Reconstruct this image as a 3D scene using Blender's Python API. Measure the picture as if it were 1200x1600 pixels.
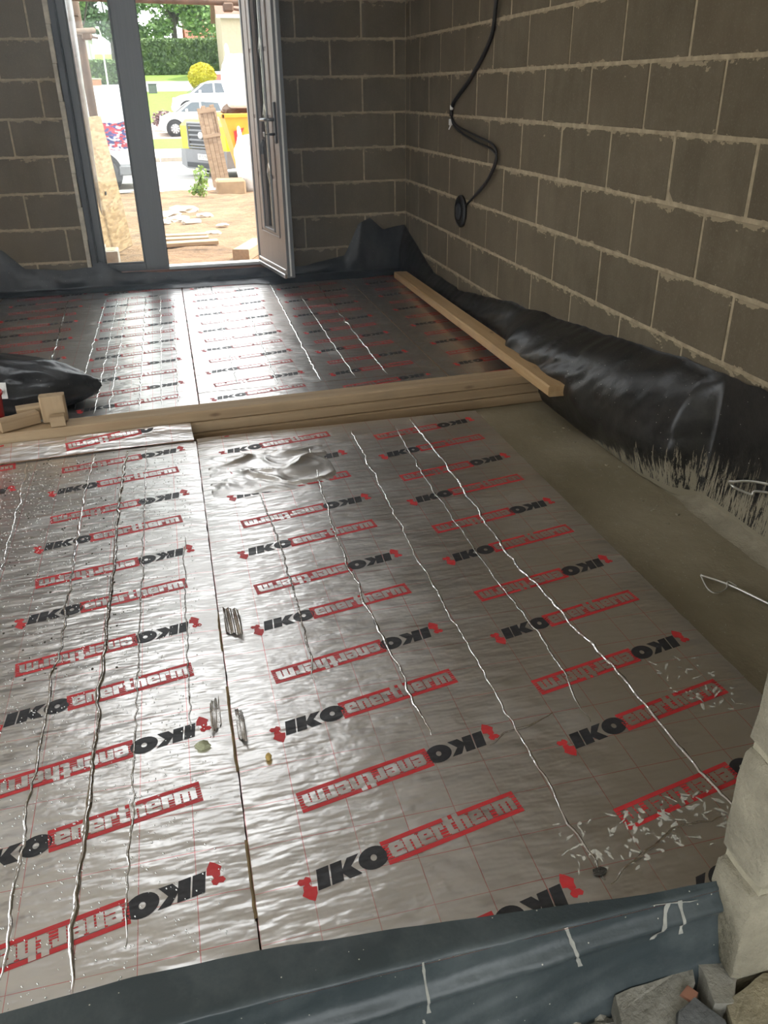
import bpy, bmesh, math, random
from mathutils import Vector, Matrix, Euler, noise
random.seed(7)
S = bpy.context.scene
COL = S.collection
for o in list(bpy.data.objects):
    bpy.data.objects.remove(o)

# ------------------------------------------------------------------ camera
cam_d = bpy.data.cameras.new('camera')
cam = bpy.data.objects.new('camera', cam_d)
COL.objects.link(cam)
S.camera = cam
YAW, PITCH, ROLL, CAM_H, FPX = 0.2401, 0.4773, -0.0137, 1.2533, 1281.6
_d = Vector((math.sin(YAW) * math.cos(PITCH), math.cos(YAW) * math.cos(PITCH), -math.sin(PITCH)))
_r0 = Vector((math.cos(YAW), -math.sin(YAW), 0))
_u0 = _r0.cross(_d)
_r = math.cos(ROLL) * _r0 + math.sin(ROLL) * _u0
_u = -math.sin(ROLL) * _r0 + math.cos(ROLL) * _u0
M = Matrix((_r, _u, -_d)).transposed().to_4x4()
M.translation = (0, 0, CAM_H)
cam.matrix_world = M
cam_d.sensor_fit = 'AUTO'
cam_d.sensor_width = 36.0
cam_d.lens = FPX / 1600.0 * 36.0
cam_d.clip_start = 0.02
cam_d.clip_end = 500

# ------------------------------------------------------------------ world, sun, exposure
world = bpy.data.worlds.new('sky')
S.world = world
world.use_nodes = True
wn = world.node_tree
for n in list(wn.nodes):
    wn.nodes.remove(n)
w_out = wn.nodes.new('ShaderNodeOutputWorld')
w_bg = wn.nodes.new('ShaderNodeBackground')
w_bg.inputs['Color'].default_value = (0.93, 0.97, 1.0, 1)
w_bg.inputs['Strength'].default_value = 2.9
wn.links.new(w_bg.outputs[0], w_out.inputs['Surface'])

sun_d = bpy.data.lights.new('sun', 'SUN')
sun_d.energy = 6.0
sun_d.angle = math.radians(1.5)
sun_d.color = (1.0, 0.95, 0.86)
sun = bpy.data.objects.new('sun', sun_d)
COL.objects.link(sun)
sun.rotation_euler = Vector((-0.62, -0.10, -1.0)).to_track_quat('-Z', 'Y').to_euler()
sun.location = (10, 20, 30)

S.view_settings.view_transform = 'Standard'
S.view_settings.look = 'None'
S.view_settings.exposure = 0.42
S.view_settings.gamma = 1.0
S.view_settings.use_curve_mapping = False
S.cycles.use_denoising = True
S.cycles.use_adaptive_sampling = True
S.cycles.adaptive_threshold = 0.035
S.cycles.max_bounces = 6
S.cycles.diffuse_bounces = 3
S.cycles.glossy_bounces = 3
S.cycles.sample_clamp_indirect = 6.0
S.cycles.caustics_reflective = True

# ------------------------------------------------------------------ helpers
def link(o, parent=None):
    COL.objects.link(o)
    if parent is not None:
        o.parent = parent
    return o

def obj(name, verts, faces, mat, parent=None, smooth=False, mats=None, fmat=None, loc=None, rot=None):
    me = bpy.data.meshes.new(name)
    me.from_pydata([tuple(v) for v in verts], [], faces)
    if mats:
        for m in mats:
            me.materials.append(m)
    else:
        me.materials.append(mat)
    if fmat:
        me.polygons.foreach_set('material_index', fmat)
    if smooth:
        me.polygons.foreach_set('use_smooth', [True] * len(me.polygons))
    me.update()
    o = bpy.data.objects.new(name, me)
    link(o, parent)
    if loc is not None:
        o.location = loc
    if rot is not None:
        o.rotation_euler = rot
    return o

def empty(name, loc=(0, 0, 0), rot=(0, 0, 0)):
    o = bpy.data.objects.new(name, None)
    o.empty_display_size = 0.05
    link(o)
    o.location = loc
    o.rotation_euler = rot
    return o

def tag(o, label, cat, group=None, kind=None):
    if label:
        o['label'] = label
    if cat:
        o['category'] = cat
    if group:
        o['group'] = group
    if kind:
        o['kind'] = kind
    return o

def struct(o):
    o['kind'] = 'structure'
    return o

def copy_of(o, parent=None):
    c = o.copy()
    COL.objects.link(c)
    c.parent = parent
    return c

class MB:
    """collects primitive pieces of ONE part"""
    def __init__(self):
        self.v, self.f, self.m = [], [], []

    def add(self, verts, faces, mi=0):
        b = len(self.v)
        self.v += [Vector(p) for p in verts]
        self.f += [tuple(i + b for i in f) for f in faces]
        self.m += [mi] * len(faces)
        return self

    def box(self, lo, hi, mi=0, mat=None, bevel=0.0):
        x0, y0, z0 = lo
        x1, y1, z1 = hi
        if bevel > 0:
            bm = bmesh.new()
            bmesh.ops.create_cube(bm, size=1)
            for v in bm.verts:
                v.co = Vector(((x0 + x1) / 2 + v.co.x * (x1 - x0), (y0 + y1) / 2 + v.co.y * (y1 - y0),
                               (z0 + z1) / 2 + v.co.z * (z1 - z0)))
            bmesh.ops.bevel(bm, geom=bm.edges[:], offset=bevel, segments=1, affect='EDGES')
            bm.verts.index_update()
            vs = [v.co.copy() for v in bm.verts]
            fs = [[v.index for v in f.verts] for f in bm.faces]
            bm.free()
        else:
            vs = [Vector(p) for p in ((x0, y0, z0), (x1, y0, z0), (x1, y1, z0), (x0, y1, z0),
                                      (x0, y0, z1), (x1, y0, z1), (x1, y1, z1), (x0, y1, z1))]
            fs = [(0, 3, 2, 1), (4, 5, 6, 7), (0, 1, 5, 4), (1, 2, 6, 5), (2, 3, 7, 6), (3, 0, 4, 7)]
        if mat is not None:
            vs = [mat @ v for v in vs]
        return self.add(vs, fs, mi)

    def tube(self, pts, r, n=8, mi=0, cap=True):
        pts = [Vector(p) for p in pts]
        rs = r if isinstance(r, (list, tuple)) else [r] * len(pts)
        vs, fs = [], []
        prev = None
        for i, p in enumerate(pts):
            t = (pts[min(i + 1, len(pts) - 1)] - pts[max(i - 1, 0)]).normalized()
            if prev is None:
                a = Vector((0, 0, 1)) if abs(t.z) < 0.9 else Vector((1, 0, 0))
                nrm = t.cross(a).normalized()
            else:
                nrm = (prev - t * prev.dot(t)).normalized()
            prev = nrm
            b = t.cross(nrm)
            for k in range(n):
                an = 2 * math.pi * k / n
                vs.append(p + (nrm * math.cos(an) + b * math.sin(an)) * rs[i])
        for i in range(len(pts) - 1):
            for k in range(n):
                fs.append((i * n + k, i * n + (k + 1) % n, (i + 1) * n + (k + 1) % n, (i + 1) * n + k))
        if cap:
            fs.append(tuple(range(n))[::-1])
            fs.append(tuple((len(pts) - 1) * n + k for k in range(n)))
        return self.add(vs, fs, mi)

    def prism(self, poly, z0, z1, mi=0, mat=None, top_scale=1.0):
        n = len(poly)
        cx = sum(p[0] for p in poly) / n
        cy = sum(p[1] for p in poly) / n
        vs = [Vector((x, y, z0)) for x, y in poly] + \
             [Vector((cx + (x - cx) * top_scale, cy + (y - cy) * top_scale, z1)) for x, y in poly]
        fs = [tuple(range(n))[::-1], tuple(range(n, 2 * n))] + \
             [(i, (i + 1) % n, n + (i + 1) % n, n + i) for i in range(n)]
        if mat is not None:
            vs = [mat @ v for v in vs]
        return self.add(vs, fs, mi)

    def lathe(self, prof, n=20, mat=None, mi=0):
        vs, fs = [], []
        for r, z in prof:
            for k in range(n):
                a = 2 * math.pi * k / n
                vs.append(Vector((r * math.cos(a), r * math.sin(a), z)))
        for i in range(len(prof) - 1):
            for k in range(n):
                fs.append((i * n + k, i * n + (k + 1) % n, (i + 1) * n + (k + 1) % n, (i + 1) * n + k))
        fs.append(tuple(range(n))[::-1])
        fs.append(tuple((len(prof) - 1) * n + k for k in range(n)))
        if mat is not None:
            vs = [mat @ v for v in vs]
        return self.add(vs, fs, mi)

    def build(self, name, mat, parent=None, smooth=False, mats=None, loc=None, rot=None):
        return obj(name, self.v, self.f, mat, parent, smooth, mats, self.m if mats else None, loc, rot)

def grid(nu, nv, fn):
    vs = [fn(i / (nu - 1), j / (nv - 1)) for j in range(nv) for i in range(nu)]
    fs = [(j * nu + i, j * nu + i + 1, (j + 1) * nu + i + 1, (j + 1) * nu + i) for j in range(nv - 1) for i in range(nu - 1)]
    return vs, fs

def interp(tab, x):
    if x <= tab[0][0]:
        return tab[0][1]
    for (a, b), (c, d) in zip(tab, tab[1:]):
        if x <= c:
            return b + (d - b) * (x - a) / (c - a)
    return tab[-1][1]

def nz(x, y, z=0.0):
    return noise.noise(Vector((x, y, z)))

# ------------------------------------------------------------------ materials
class NT:
    def __init__(self, m):
        self.t = m.node_tree
        self.bsdf = self.t.nodes['Principled BSDF']

    def n(self, ty, **kw):
        nd = self.t.nodes.new(ty)
        for k, v in kw.items():
            setattr(nd, k, v)
        return nd

    def l(self, a, b):
        self.t.links.new(a, b)

    def val(self, sock, v):
        if hasattr(v, 'is_output') or hasattr(v, 'links'):
            self.l(v, sock)
        else:
            sock.default_value = v

    def math(self, op, a, b=0.0, c=None):
        nd = self.n('ShaderNodeMath', operation=op)
        self.val(nd.inputs[0], a)
        self.val(nd.inputs[1], b)
        if c is not None:
            self.val(nd.inputs[2], c)
        return nd.outputs[0]

    def obj(self, scale=(1, 1, 1), rand=False):
        tc = self.n('ShaderNodeTexCoord')
        out = tc.outputs['Object']
        if rand:
            oi = self.n('ShaderNodeObjectInfo')
            cb = self.n('ShaderNodeCombineXYZ')
            k = self.math('MULTIPLY', oi.outputs['Random'], 60.0)
            for i in range(3):
                self.l(k, cb.inputs[i])
            ad = self.n('ShaderNodeVectorMath', operation='ADD')
            self.l(out, ad.inputs[0])
            self.l(cb.outputs[0], ad.inputs[1])
            out = ad.outputs[0]
        mp = self.n('ShaderNodeMapping')
        mp.inputs['Scale'].default_value = scale
        self.l(out, mp.inputs['Vector'])
        return mp.outputs[0]

    def noise(self, vec, scale, detail=4, rough=0.55):
        nd = self.n('ShaderNodeTexNoise')
        self.l(vec, nd.inputs['Vector'])
        nd.inputs['Scale'].default_value = scale
        nd.inputs['Detail'].default_value = detail
        nd.inputs['Roughness'].default_value = rough
        return nd.outputs['Fac']

    def ramp(self, fac, lo, hi, a=0.0, b=1.0):
        nd = self.n('ShaderNodeMapRange')
        self.val(nd.inputs['Value'], fac)
        nd.inputs['From Min'].default_value = lo
        nd.inputs['From Max'].default_value = hi
        nd.inputs['To Min'].default_value = a
        nd.inputs['To Max'].default_value = b
        return nd.outputs[0]

    def mix(self, fac, a, b):
        nd = self.n('ShaderNodeMix', data_type='RGBA')
        self.val(nd.inputs[0], fac)
        for sock, v in ((nd.inputs[6], a), (nd.inputs[7], b)):
            if isinstance(v, (tuple, list)):
                sock.default_value = (v[0], v[1], v[2], 1)
            else:
                self.l(v, sock)
        return nd.outputs[2]

    def bump(self, h, strength, dist, prev=None):
        nd = self.n('ShaderNodeBump')
        nd.inputs['Strength'].default_value = strength
        nd.inputs['Distance'].default_value = dist
        self.l(h, nd.inputs['Height'])
        if prev is not None:
            self.l(prev, nd.inputs['Normal'])
        self.l(nd.outputs[0], self.bsdf.inputs['Normal'])
        return nd.outputs[0]

def base_mat(name, rough=0.7, metal=0.0):
    m = bpy.data.materials.new(name)
    m.use_nodes = True
    t = NT(m)
    t.bsdf.inputs['Roughness'].default_value = rough
    t.bsdf.inputs['Metallic'].default_value = metal
    return m, t

def mat(name, col, rough=0.7, metal=0.0, scale=8.0, var=0.25, bump=0.0, bscale=40.0, bdist=0.01, stretch=(1, 1, 1), rand=True, col2=None):
    """plain surface: two tones mixed by noise, with a fine relief"""
    m, t = base_mat(name, rough, metal)
    v = t.obj(stretch, rand)
    f = t.ramp(t.noise(v, scale, 5, 0.6), 0.3, 0.7)
    dark = col2 if col2 else tuple(c * (1 - var) for c in col)
    lite = tuple(min(1, c * (1 + var * 0.6)) for c in col) if not col2 else col
    t.l(t.mix(f, dark, lite), t.bsdf.inputs['Base Color'])
    if bump:
        t.bump(t.noise(v, bscale, 4, 0.6), bump, bdist)
    return m

def foil_mat(name, col=None, rough=0.31, metal=1.0, lines=True, ripple=1.0):
    """aluminium foil facing (or ink on it): embossed pebble, ripples; faint red 10 cm grid, dusty haze"""
    m, t = base_mat(name, rough, metal)
    P = t.obj()
    sep = t.n('ShaderNodeSeparateXYZ')
    t.l(P, sep.inputs[0])
    vx = t.obj((9, 30, 9))
    vm = t.obj((1, 1, 1))
    big = t.noise(vx, 1.0, 2, 0.5)
    mid = t.noise(vm, 30.0, 2, 0.5)
    peb = t.n('ShaderNodeTexVoronoi', feature='SMOOTH_F1')
    t.l(vm, peb.inputs['Vector'])
    peb.inputs['Scale'].default_value = 95.0
    dustn = t.noise(vm, 3.1, 3, 0.7)
    dust = t.ramp(dustn, 0.5, 0.85, 0.0, 0.55)
    if col is None:
        c = t.mix(dustn, (0.74, 0.72, 0.695), (0.84, 0.82, 0.80))
        if lines:
            masks = []
            for ax in (0, 1):
                fr = t.math('FRACT', t.math('MULTIPLY_ADD', sep.outputs[ax], 10.0, 0.5))
                d = t.math('ABSOLUTE', t.math('SUBTRACT', fr, 0.5))
                masks.append(t.math('LESS_THAN', d, 0.0065))
            lm = t.math('MULTIPLY', t.math('MAXIMUM', masks[0], masks[1]), t.ramp(dustn, 0.35, 0.6, 0.3, 0.85))
            c = t.mix(lm, c, (0.70, 0.08, 0.09))
    else:
        c = t.mix(t.ramp(t.noise(vm, 55, 4, 0.7), 0.35, 0.7, 0.0, 0.3), col, tuple(x * 0.7 + 0.08 for x in col))
    t.l(c, t.bsdf.inputs['Base Color'])
    r = t.math('ADD', t.math('MULTIPLY', dust, 0.35), rough)
    t.l(r, t.bsdf.inputs['Roughness'])
    b = t.bump(big, 0.52 * ripple, 0.011)
    b = t.bump(mid, 0.16 * ripple, 0.005, b)
    t.bump(peb.outputs['Distance'], 0.09, 0.003, b)
    return m

M_FOIL = foil_mat('foil_facing')
M_FOILP = foil_mat('foil_plain', lines=False)
M_FOILC = foil_mat('foil_crease', rough=0.18, lines=False, ripple=0.8)
M_RED = foil_mat('print_red', (0.62, 0.035, 0.04), 0.42, 0.0)
M_BLACK = foil_mat('print_black', (0.022, 0.022, 0.026), 0.42, 0.0)
M_FOAM = mat('foam_core', (0.60, 0.42, 0.27), 0.95, scale=30, var=0.3, bump=0.5, bscale=120)

def block_mat():
    m, t = base_mat('concrete_block', 0.93)
    P = t.obj()
    V = t.obj((1, 1, 1), True)
    sep = t.n('ShaderNodeSeparateXYZ')
    t.l(P, sep.inputs[0])
    oi = t.n('ShaderNodeObjectInfo')
    a = t.noise(V, 3.2, 5, 0.65)
    g = t.noise(V, 130, 3, 0.7)
    vs = t.obj((14, 14, 1.6), True)
    st = t.noise(vs, 1.2, 4, 0.6)
    c = t.mix(t.ramp(a, 0.3, 0.7), (0.105, 0.084, 0.052), (0.172, 0.142, 0.095))
    c = t.mix(t.ramp(st, 0.45, 0.75, 0.0, 0.45), c, (0.095, 0.075, 0.048))
    c = t.mix(t.ramp(oi.outputs['Random'], 0, 1, 0.0, 0.42), c, (0.15, 0.118, 0.076))
    c = t.mix(t.ramp(g, 0.55, 0.8, 0.0, 0.45), c, (0.27, 0.24, 0.18))
    # mortar smeared over the arrises, mostly hanging from the bed joint above
    up = t.math('SUBTRACT', 0.1075, sep.outputs[2])
    sm = t.noise(t.obj((16, 16, 30), True), 1.0, 4, 0.65)
    lim = t.math('MULTIPLY', t.math('POWER', sm, 6.0), 0.36)
    mask = t.math('LESS_THAN', up, lim)
    dn = t.math('ADD', sep.outputs[2], 0.1075)
    mask2 = t.math('LESS_THAN', dn, t.math('MULTIPLY', t.math('POWER', sm, 6.0), 0.14))
    spl = t.math('GREATER_THAN', t.noise(t.obj((10, 10, 6), True), 2.4, 6, 0.75), 0.76)
    mk = t.math('MAXIMUM', t.math('MAXIMUM', mask, mask2), t.math('MULTIPLY', spl, 0.7))
    c = t.mix(t.math('MULTIPLY', mk, 0.85), c, (0.36, 0.295, 0.195))
    t.l(c, t.bsdf.inputs['Base Color'])
    b = t.bump(g, 0.5, 0.004)
    t.bump(mk, 0.4, 0.003, b)
    return m

M_BLOCK = block_mat()
M_MORTAR = mat('mortar', (0.42, 0.345, 0.23), 0.95, scale=25, var=0.3, bump=0.7, bscale=90, bdist=0.006)

def slab_mat():
    m, t = base_mat('concrete_slab', 0.62)
    v = t.obj()
    a = t.noise(v, 2.2, 6, 0.65)
    b = t.noise(v, 14, 5, 0.7)
    c = t.mix(t.ramp(a, 0.32, 0.68), (0.22, 0.185, 0.115), (0.36, 0.31, 0.215))
    c = t.mix(t.ramp(b, 0.55, 0.8, 0.0, 0.6), c, (0.36, 0.32, 0.24))
    sp = t.n('ShaderNodeTexVoronoi')
    t.l(v, sp.inputs['Vector'])
    sp.inputs['Scale'].default_value = 60
    c = t.mix(t.math('LESS_THAN', sp.outputs['Distance'], 0.075), c, (0.6, 0.57, 0.48))
    t.l(c, t.bsdf.inputs['Base Color'])
    t.l(t.ramp(a, 0.35, 0.65, 0.4, 0.8), t.bsdf.inputs['Roughness'])
    t.bump(b, 0.5, 0.01)
    return m

M_SLAB = slab_mat()

def timber_mat(name, a, b):
    m, t = base_mat(name, 0.68)
    v = t.obj((1.2, 26, 26), True)
    g = t.noise(v, 1.0, 5, 0.6)
    c = t.mix(t.ramp(g, 0.32, 0.68), a, b)
    kn = t.n('ShaderNodeTexVoronoi')
    t.l(t.obj((3.2, 9, 9), True), kn.inputs['Vector'])
    kn.inputs['Scale'].default_value = 1.0
    k = t.ramp(kn.outputs['Distance'], 0.03, 0.10, 1.0, 0.0)
    c = t.mix(t.math('MULTIPLY', k, 0.75), c, (0.11, 0.055, 0.025))
    d = t.noise(t.obj((1, 1, 1), True), 5, 5, 0.7)
    c = t.mix(t.ramp(d, 0.5, 0.8, 0.0, 0.35), c, (0.22, 0.17, 0.11))
    t.l(c, t.bsdf.inputs['Base Color'])
    t.bump(g, 0.25, 0.004)
    return m

M_WOOD = timber_mat('sawn_pine', (0.33, 0.225, 0.125), (0.46, 0.335, 0.20))
M_WOOD2 = timber_mat('sawn_pine_warm', (0.43, 0.265, 0.12), (0.58, 0.39, 0.20))

def plastic_mat(name, col, rough, dusty, splash=False, dustcol=(0.45, 0.45, 0.42)):
    m, t = base_mat(name, rough)
    v = t.obj()
    a = t.noise(v, 4.0, 6, 0.7)
    c = t.mix(t.ramp(a, 0.45, 0.8, 0.0, dusty), col, dustcol)
    sp = t.n('ShaderNodeTexVoronoi')
    t.l(v, sp.inputs['Vector'])
    sp.inputs['Scale'].default_value = 42
    c = t.mix(t.math('LESS_THAN', sp.outputs['Distance'], 0.055), c, (0.6, 0.58, 0.5))
    if splash:
        sep = t.n('ShaderNodeSeparateXYZ')
        t.l(v, sep.inputs[0])
        # dried cement splashed up from the floor: dense at the foot, streaky runs above, only the near stretch
        run = t.noise(t.obj((1, 70, 3.0)), 1.0, 6, 0.8)
        near = t.ramp(sep.outputs[1], 2.9, 2.2)
        h = t.math('MULTIPLY', t.math('MULTIPLY', t.math('POWER', run, 2.2), 0.62), near)
        mk = t.math('LESS_THAN', t.math('ADD', sep.outputs[2], 0.035), t.math('SUBTRACT', h, 0.02))
        pat = t.math('GREATER_THAN', t.noise(t.obj((1, 110, 14)), 1.0, 5, 0.8), 0.47)
        mk = t.math('MULTIPLY', mk, pat)
        foot = t.math('LESS_THAN', sep.outputs[2], t.math('MULTIPLY_ADD', near, 0.05, -0.07))
        mk = t.math('MAXIMUM', mk, foot)
        c = t.mix(mk, c, (0.30, 0.265, 0.19))
        t.l(t.math('ADD', t.math('MULTIPLY', mk, 0.5), rough), t.bsdf.inputs['Roughness'])
    t.l(c, t.bsdf.inputs['Base Color'])
    t.bump(t.noise(v, 18, 4, 0.6), 0.25, 0.01)
    return m

M_DPM = plastic_mat('black_polythene', (0.012, 0.012, 0.012), 0.36, 0.10, True, (0.40, 0.37, 0.30))
M_DPM2 = plastic_mat('black_polythene_sheet', (0.013, 0.016, 0.020), 0.38, 0.10)
M_DRAPE = plastic_mat('dusty_polythene', (0.045, 0.06, 0.066), 0.36, 0.5, dustcol=(0.20, 0.23, 0.235))
M_SACK = plastic_mat('black_sack', (0.012, 0.014, 0.018), 0.28, 0.1)
M_FRAME = mat('veiled_anthracite_upvc', (0.15, 0.155, 0.16), 0.45, scale=3, var=0.1, stretch=(40, 40, 1), bump=0.1)  # lighter than true anthracite: the lens veil is put into the colour
M_DOOR = mat('grained_door_skin', (0.30, 0.245, 0.21), 0.42, scale=3, var=0.22, stretch=(60, 60, 1.5), bump=0.15, bscale=6)
M_DARK = mat('dark_seal', (0.02, 0.022, 0.026), 0.5, var=0.1)
M_ALU = mat('aluminium_bar', (0.75, 0.75, 0.74), 0.3, 1.0, var=0.1)
M_STEEL = mat('galvanised_wire', (0.80, 0.79, 0.74), 0.30, 0.9, scale=30, var=0.2)
M_CABLE = mat('black_cable', (0.016, 0.016, 0.017), 0.45, var=0.2)
M_WHITEP = mat('white_plastic', (0.75, 0.74, 0.70), 0.5, var=0.15)
M_STONE = mat('jamb_block', (0.40, 0.365, 0.275), 0.95, scale=9, var=0.28, bump=0.9, bscale=55, bdist=0.012)
M_RUBBLE = mat('rubble', (0.34, 0.325, 0.28), 0.95, scale=10, var=0.35, bump=0.8, bscale=45)
M_RUBBLE2 = mat('slate_rubble', (0.13, 0.135, 0.135), 0.85, scale=10, var=0.35, bump=0.6, bscale=45)
M_RED_PL = mat('red_plastic', (0.50, 0.02, 0.02), 0.4, var=0.15)
M_CLING = mat('ceiling_board', (0.84, 0.82, 0.78), 0.9, var=0.06)

def glass_mat():
    m = bpy.data.materials.new('clear_glass')
    m.use_nodes = True
    t = m.node_tree
    for n in list(t.nodes):
        t.nodes.remove(n)
    o = t.nodes.new('ShaderNodeOutputMaterial')
    tr = t.nodes.new('ShaderNodeBsdfTransparent')
    tr.inputs[0].default_value = (0.93, 0.96, 0.95, 1)
    gl = t.nodes.new('ShaderNodeBsdfGlossy')
    gl.inputs['Roughness'].default_value = 0.02
    fr = t.nodes.new('ShaderNodeFresnel')
    fr.inputs[0].default_value = 1.45
    mx = t.nodes.new('ShaderNodeMixShader')
    t.links.new(fr.outputs[0], mx.inputs[0])
    t.links.new(tr.outputs[0], mx.inputs[1])
    t.links.new(gl.outputs[0], mx.inputs[2])
    t.links.new(mx.outputs[0], o.inputs[0])
    return m

M_GLASS = glass_mat()

# ------------------------------------------------------------------ room shell
XW, YB = 1.7265, 6.2434          # right wall face, back wall face
J0 = 1.5507                      # height of one bed joint; courses every 225 mm
SLAB = -0.06
CEIL = 2.4507
XL = -2.35                       # left wall face (out of view)
YF0, YF1 = 0.727, 0.828          # the thin cross wall with the opening the camera looks through

fl = MB()
fl.box((XL - 0.1, YF1 - 0.03, SLAB - 0.14), (XW + 0.1, YB + 0.1, SLAB))
floor = struct(fl.build('floor', M_SLAB))

# cement fillet where the slab meets the right wall
vs, fs = grid(60, 6, lambda s, t: (
    1.712 - (1 - t) * (0.085 + 0.02 * nz(s * 14, 3)) , 0.84 + s * 1.95,
    SLAB + 0.001 + 0.034 * t ** 1.6 + 0.003 * nz(s * 30, t * 4)))
fil = obj('mortar_fillet', vs, fs, mat('cement_fillet', (0.37, 0.33, 0.245), 0.95, scale=12, var=0.2, bump=0.6, bscale=40), floor, True)
# lumps of mortar dropped along the foot of the sheet
lump = mat('mortar_crumb', (0.36, 0.32, 0.23), 0.95, scale=20, var=0.25)
for k in range(26):
    a = random.random()
    y = 1.9 + 1.25 * a
    x = 1.50 + 0.06 * (3.2 - y) + random.uniform(-0.06, 0.05)
    s = random.uniform(0.003, 0.010)
    b = MB()
    pts = [(math.cos(q) * s * random.uniform(0.6, 1.3), math.sin(q) * s * random.uniform(0.5, 1.1)) for q in [i * math.pi / 3 for i in range(6)]]
    b.prism(pts, 0, s * 0.45, top_scale=0.75)
    b.build('mortar_crumb', lump, floor, loc=(x, y, SLAB))

# block mesh shared by the walls: 440 x 100 x 215, chamfered
def block_mesh(name, L, T, H, bev=0.003):
    b = MB()
    b.box((-L / 2, -T / 2, -H / 2), (L / 2, T / 2, H / 2), bevel=bev)
    me = bpy.data.meshes.new(name)
    me.from_pydata([tuple(v) for v in b.v], [], b.f)
    me.materials.append(M_BLOCK)
    me.update()
    return me

BM = {}
def place_block(parent, L, loc, rz):
    key = round(L, 3)
    if key not in BM:
        BM[key] = block_mesh('block', L, 0.1, 0.2125)
    o = bpy.data.objects.new('block', BM[key])
    link(o, parent)
    o.location = loc
    o.rotation_euler = (random.uniform(-0.004, 0.004), random.uniform(-0.002, 0.002), rz + random.uniform(-0.003, 0.003))
    return o

def lay_course(parent, a0, a1, off, z, axis, face, sgn):
    """blocks of one course between a0 and a1 along axis; off = position of one perpend"""
    k = math.floor((a0 - off) / 0.45)
    p = off + k * 0.45
    while p < a1:
        s, e = max(a0, p + 0.006), min(a1, p + 0.444)
        if e - s > 0.05:
            c = (s + e) / 2
            d = face + sgn * (0.05 + random.uniform(-0.0015, 0.0015))
            loc = (d, c, z) if axis == 'y' else (c, d, z)
            place_block(parent, e - s, loc, math.pi / 2 if axis == 'y' else 0)
        p += 0.45

wr = MB()
wr.box((XW + 0.0022, YF1, SLAB), (XW + 0.11, YB + 0.1, CEIL))
wall_right = struct(wr.build('wall_right', M_MORTAR))
for k in range(-4, 8):
    zt = J0 - 0.225 * k
    off = 2.53 if k % 2 == 1 else 2.53 + 0.225
    lay_course(wall_right, YF1 + 0.002, YB, off + random.uniform(-0.012, 0.012), zt - 0.1125, 'y', XW, 1)

wb = MB()
OX0, OX1, OZ1 = -0.565, 0.70, 2.2257
wb.box((XL, YB + 0.0035, SLAB), (OX0, YB + 0.10, CEIL))
wb.box((OX1, YB + 0.0035, SLAB), (XW + 0.003, YB + 0.10, CEIL))
wb.box((OX0, YB + 0.0035, OZ1), (OX1, YB + 0.10, CEIL))
wall_back = struct(wb.build('wall_back', M_MORTAR))
for k in range(-4, 8):
    zt = J0 - 0.225 * k
    z = zt - 0.1125
    offr = 1.195 if k % 2 == 0 else 1.415
    offl = -0.695 if k % 2 == 1 else -0.92
    if zt > OZ1 + 0.05:
        lay_course(wall_back, XL, XW - 0.002, offr, z, 'x', YB, 1)
    else:
        lay_course(wall_back, OX1, XW - 0.002, offr, z, 'x', YB, 1)
        lay_course(wall_back, XL, OX0, offl, z, 'x', YB, 1)
# outer leaf of the back wall, brick, beyond the cavity
ob = MB()
ob.box((XL - 1.0, YB + 0.20, -0.3), (OX0 - 0.005, YB + 0.30, 2.7))
ob.box((OX1, YB + 0.20, -0.3), (XW + 1.5, YB + 0.30, 2.7))
ob.box((OX0 - 0.005, YB + 0.20, OZ1), (OX1, YB + 0.30, 2.7))
ob.box((OX0 - 0.1, YB + 0.10, -0.3), (OX1 + 0.1, YB + 0.30, 0.085))
struct(ob.build('wall_outer', mat('outer_brick', (0.33, 0.15, 0.10), 0.9, scale=12)))

WY0, WY1, WZ1 = 0.95, 2.95, 2.1      # wide unglazed opening in the left wall, out of view
wl = MB()
wl.box((XL - 0.1, YF1, SLAB), (XL, WY0, CEIL))
wl.box((XL - 0.1, WY1, SLAB), (XL, YB + 0.1, CEIL))
wl.box((XL - 0.1, WY0, WZ1), (XL, WY1, CEIL))
struct(wl.build('wall_left', M_MORTAR))
wk = MB()
wk.box((XL - 0.09, WY0, SLAB), (XL - 0.01, WY0 + 0.06, WZ1))
wk.box((XL - 0.09, WY1 - 0.06, SLAB), (XL - 0.01, WY1, WZ1))
wk.box((XL - 0.09, WY0, WZ1 - 0.06), (XL - 0.01, WY1, WZ1))
struct(wk.build('window_1', M_FRAME))
RX0, RX1, RY0, RY1 = -0.8, 0.4, 3.7, 4.9      # rooflight opening
cl = MB()
cl.box((XL - 0.1, YF0, CEIL), (XW + 0.11, RY0, CEIL + 0.08))
cl.box((XL - 0.1, RY1, CEIL), (XW + 0.11, YB + 0.3, CEIL + 0.08))
cl.box((XL - 0.1, RY0, CEIL), (RX0, RY1, CEIL + 0.08))
cl.box((RX1, RY0, CEIL), (XW + 0.11, RY1, CEIL + 0.08))
struct(cl.build('ceiling', M_CLING))
wk = MB()
for a, b in (((RX0 - 0.03, RY0 - 0.03), (RX0, RY1 + 0.03)), ((RX1, RY0 - 0.03), (RX1 + 0.03, RY1 + 0.03)),
             ((RX0, RY0 - 0.03), (RX1, RY0)), ((RX0, RY1), (RX1, RY1 + 0.03))):
    wk.box((a[0], a[1], CEIL - 0.002), (b[0], b[1], CEIL + 0.25))
struct(wk.build('window_2', M_CLING))
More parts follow.
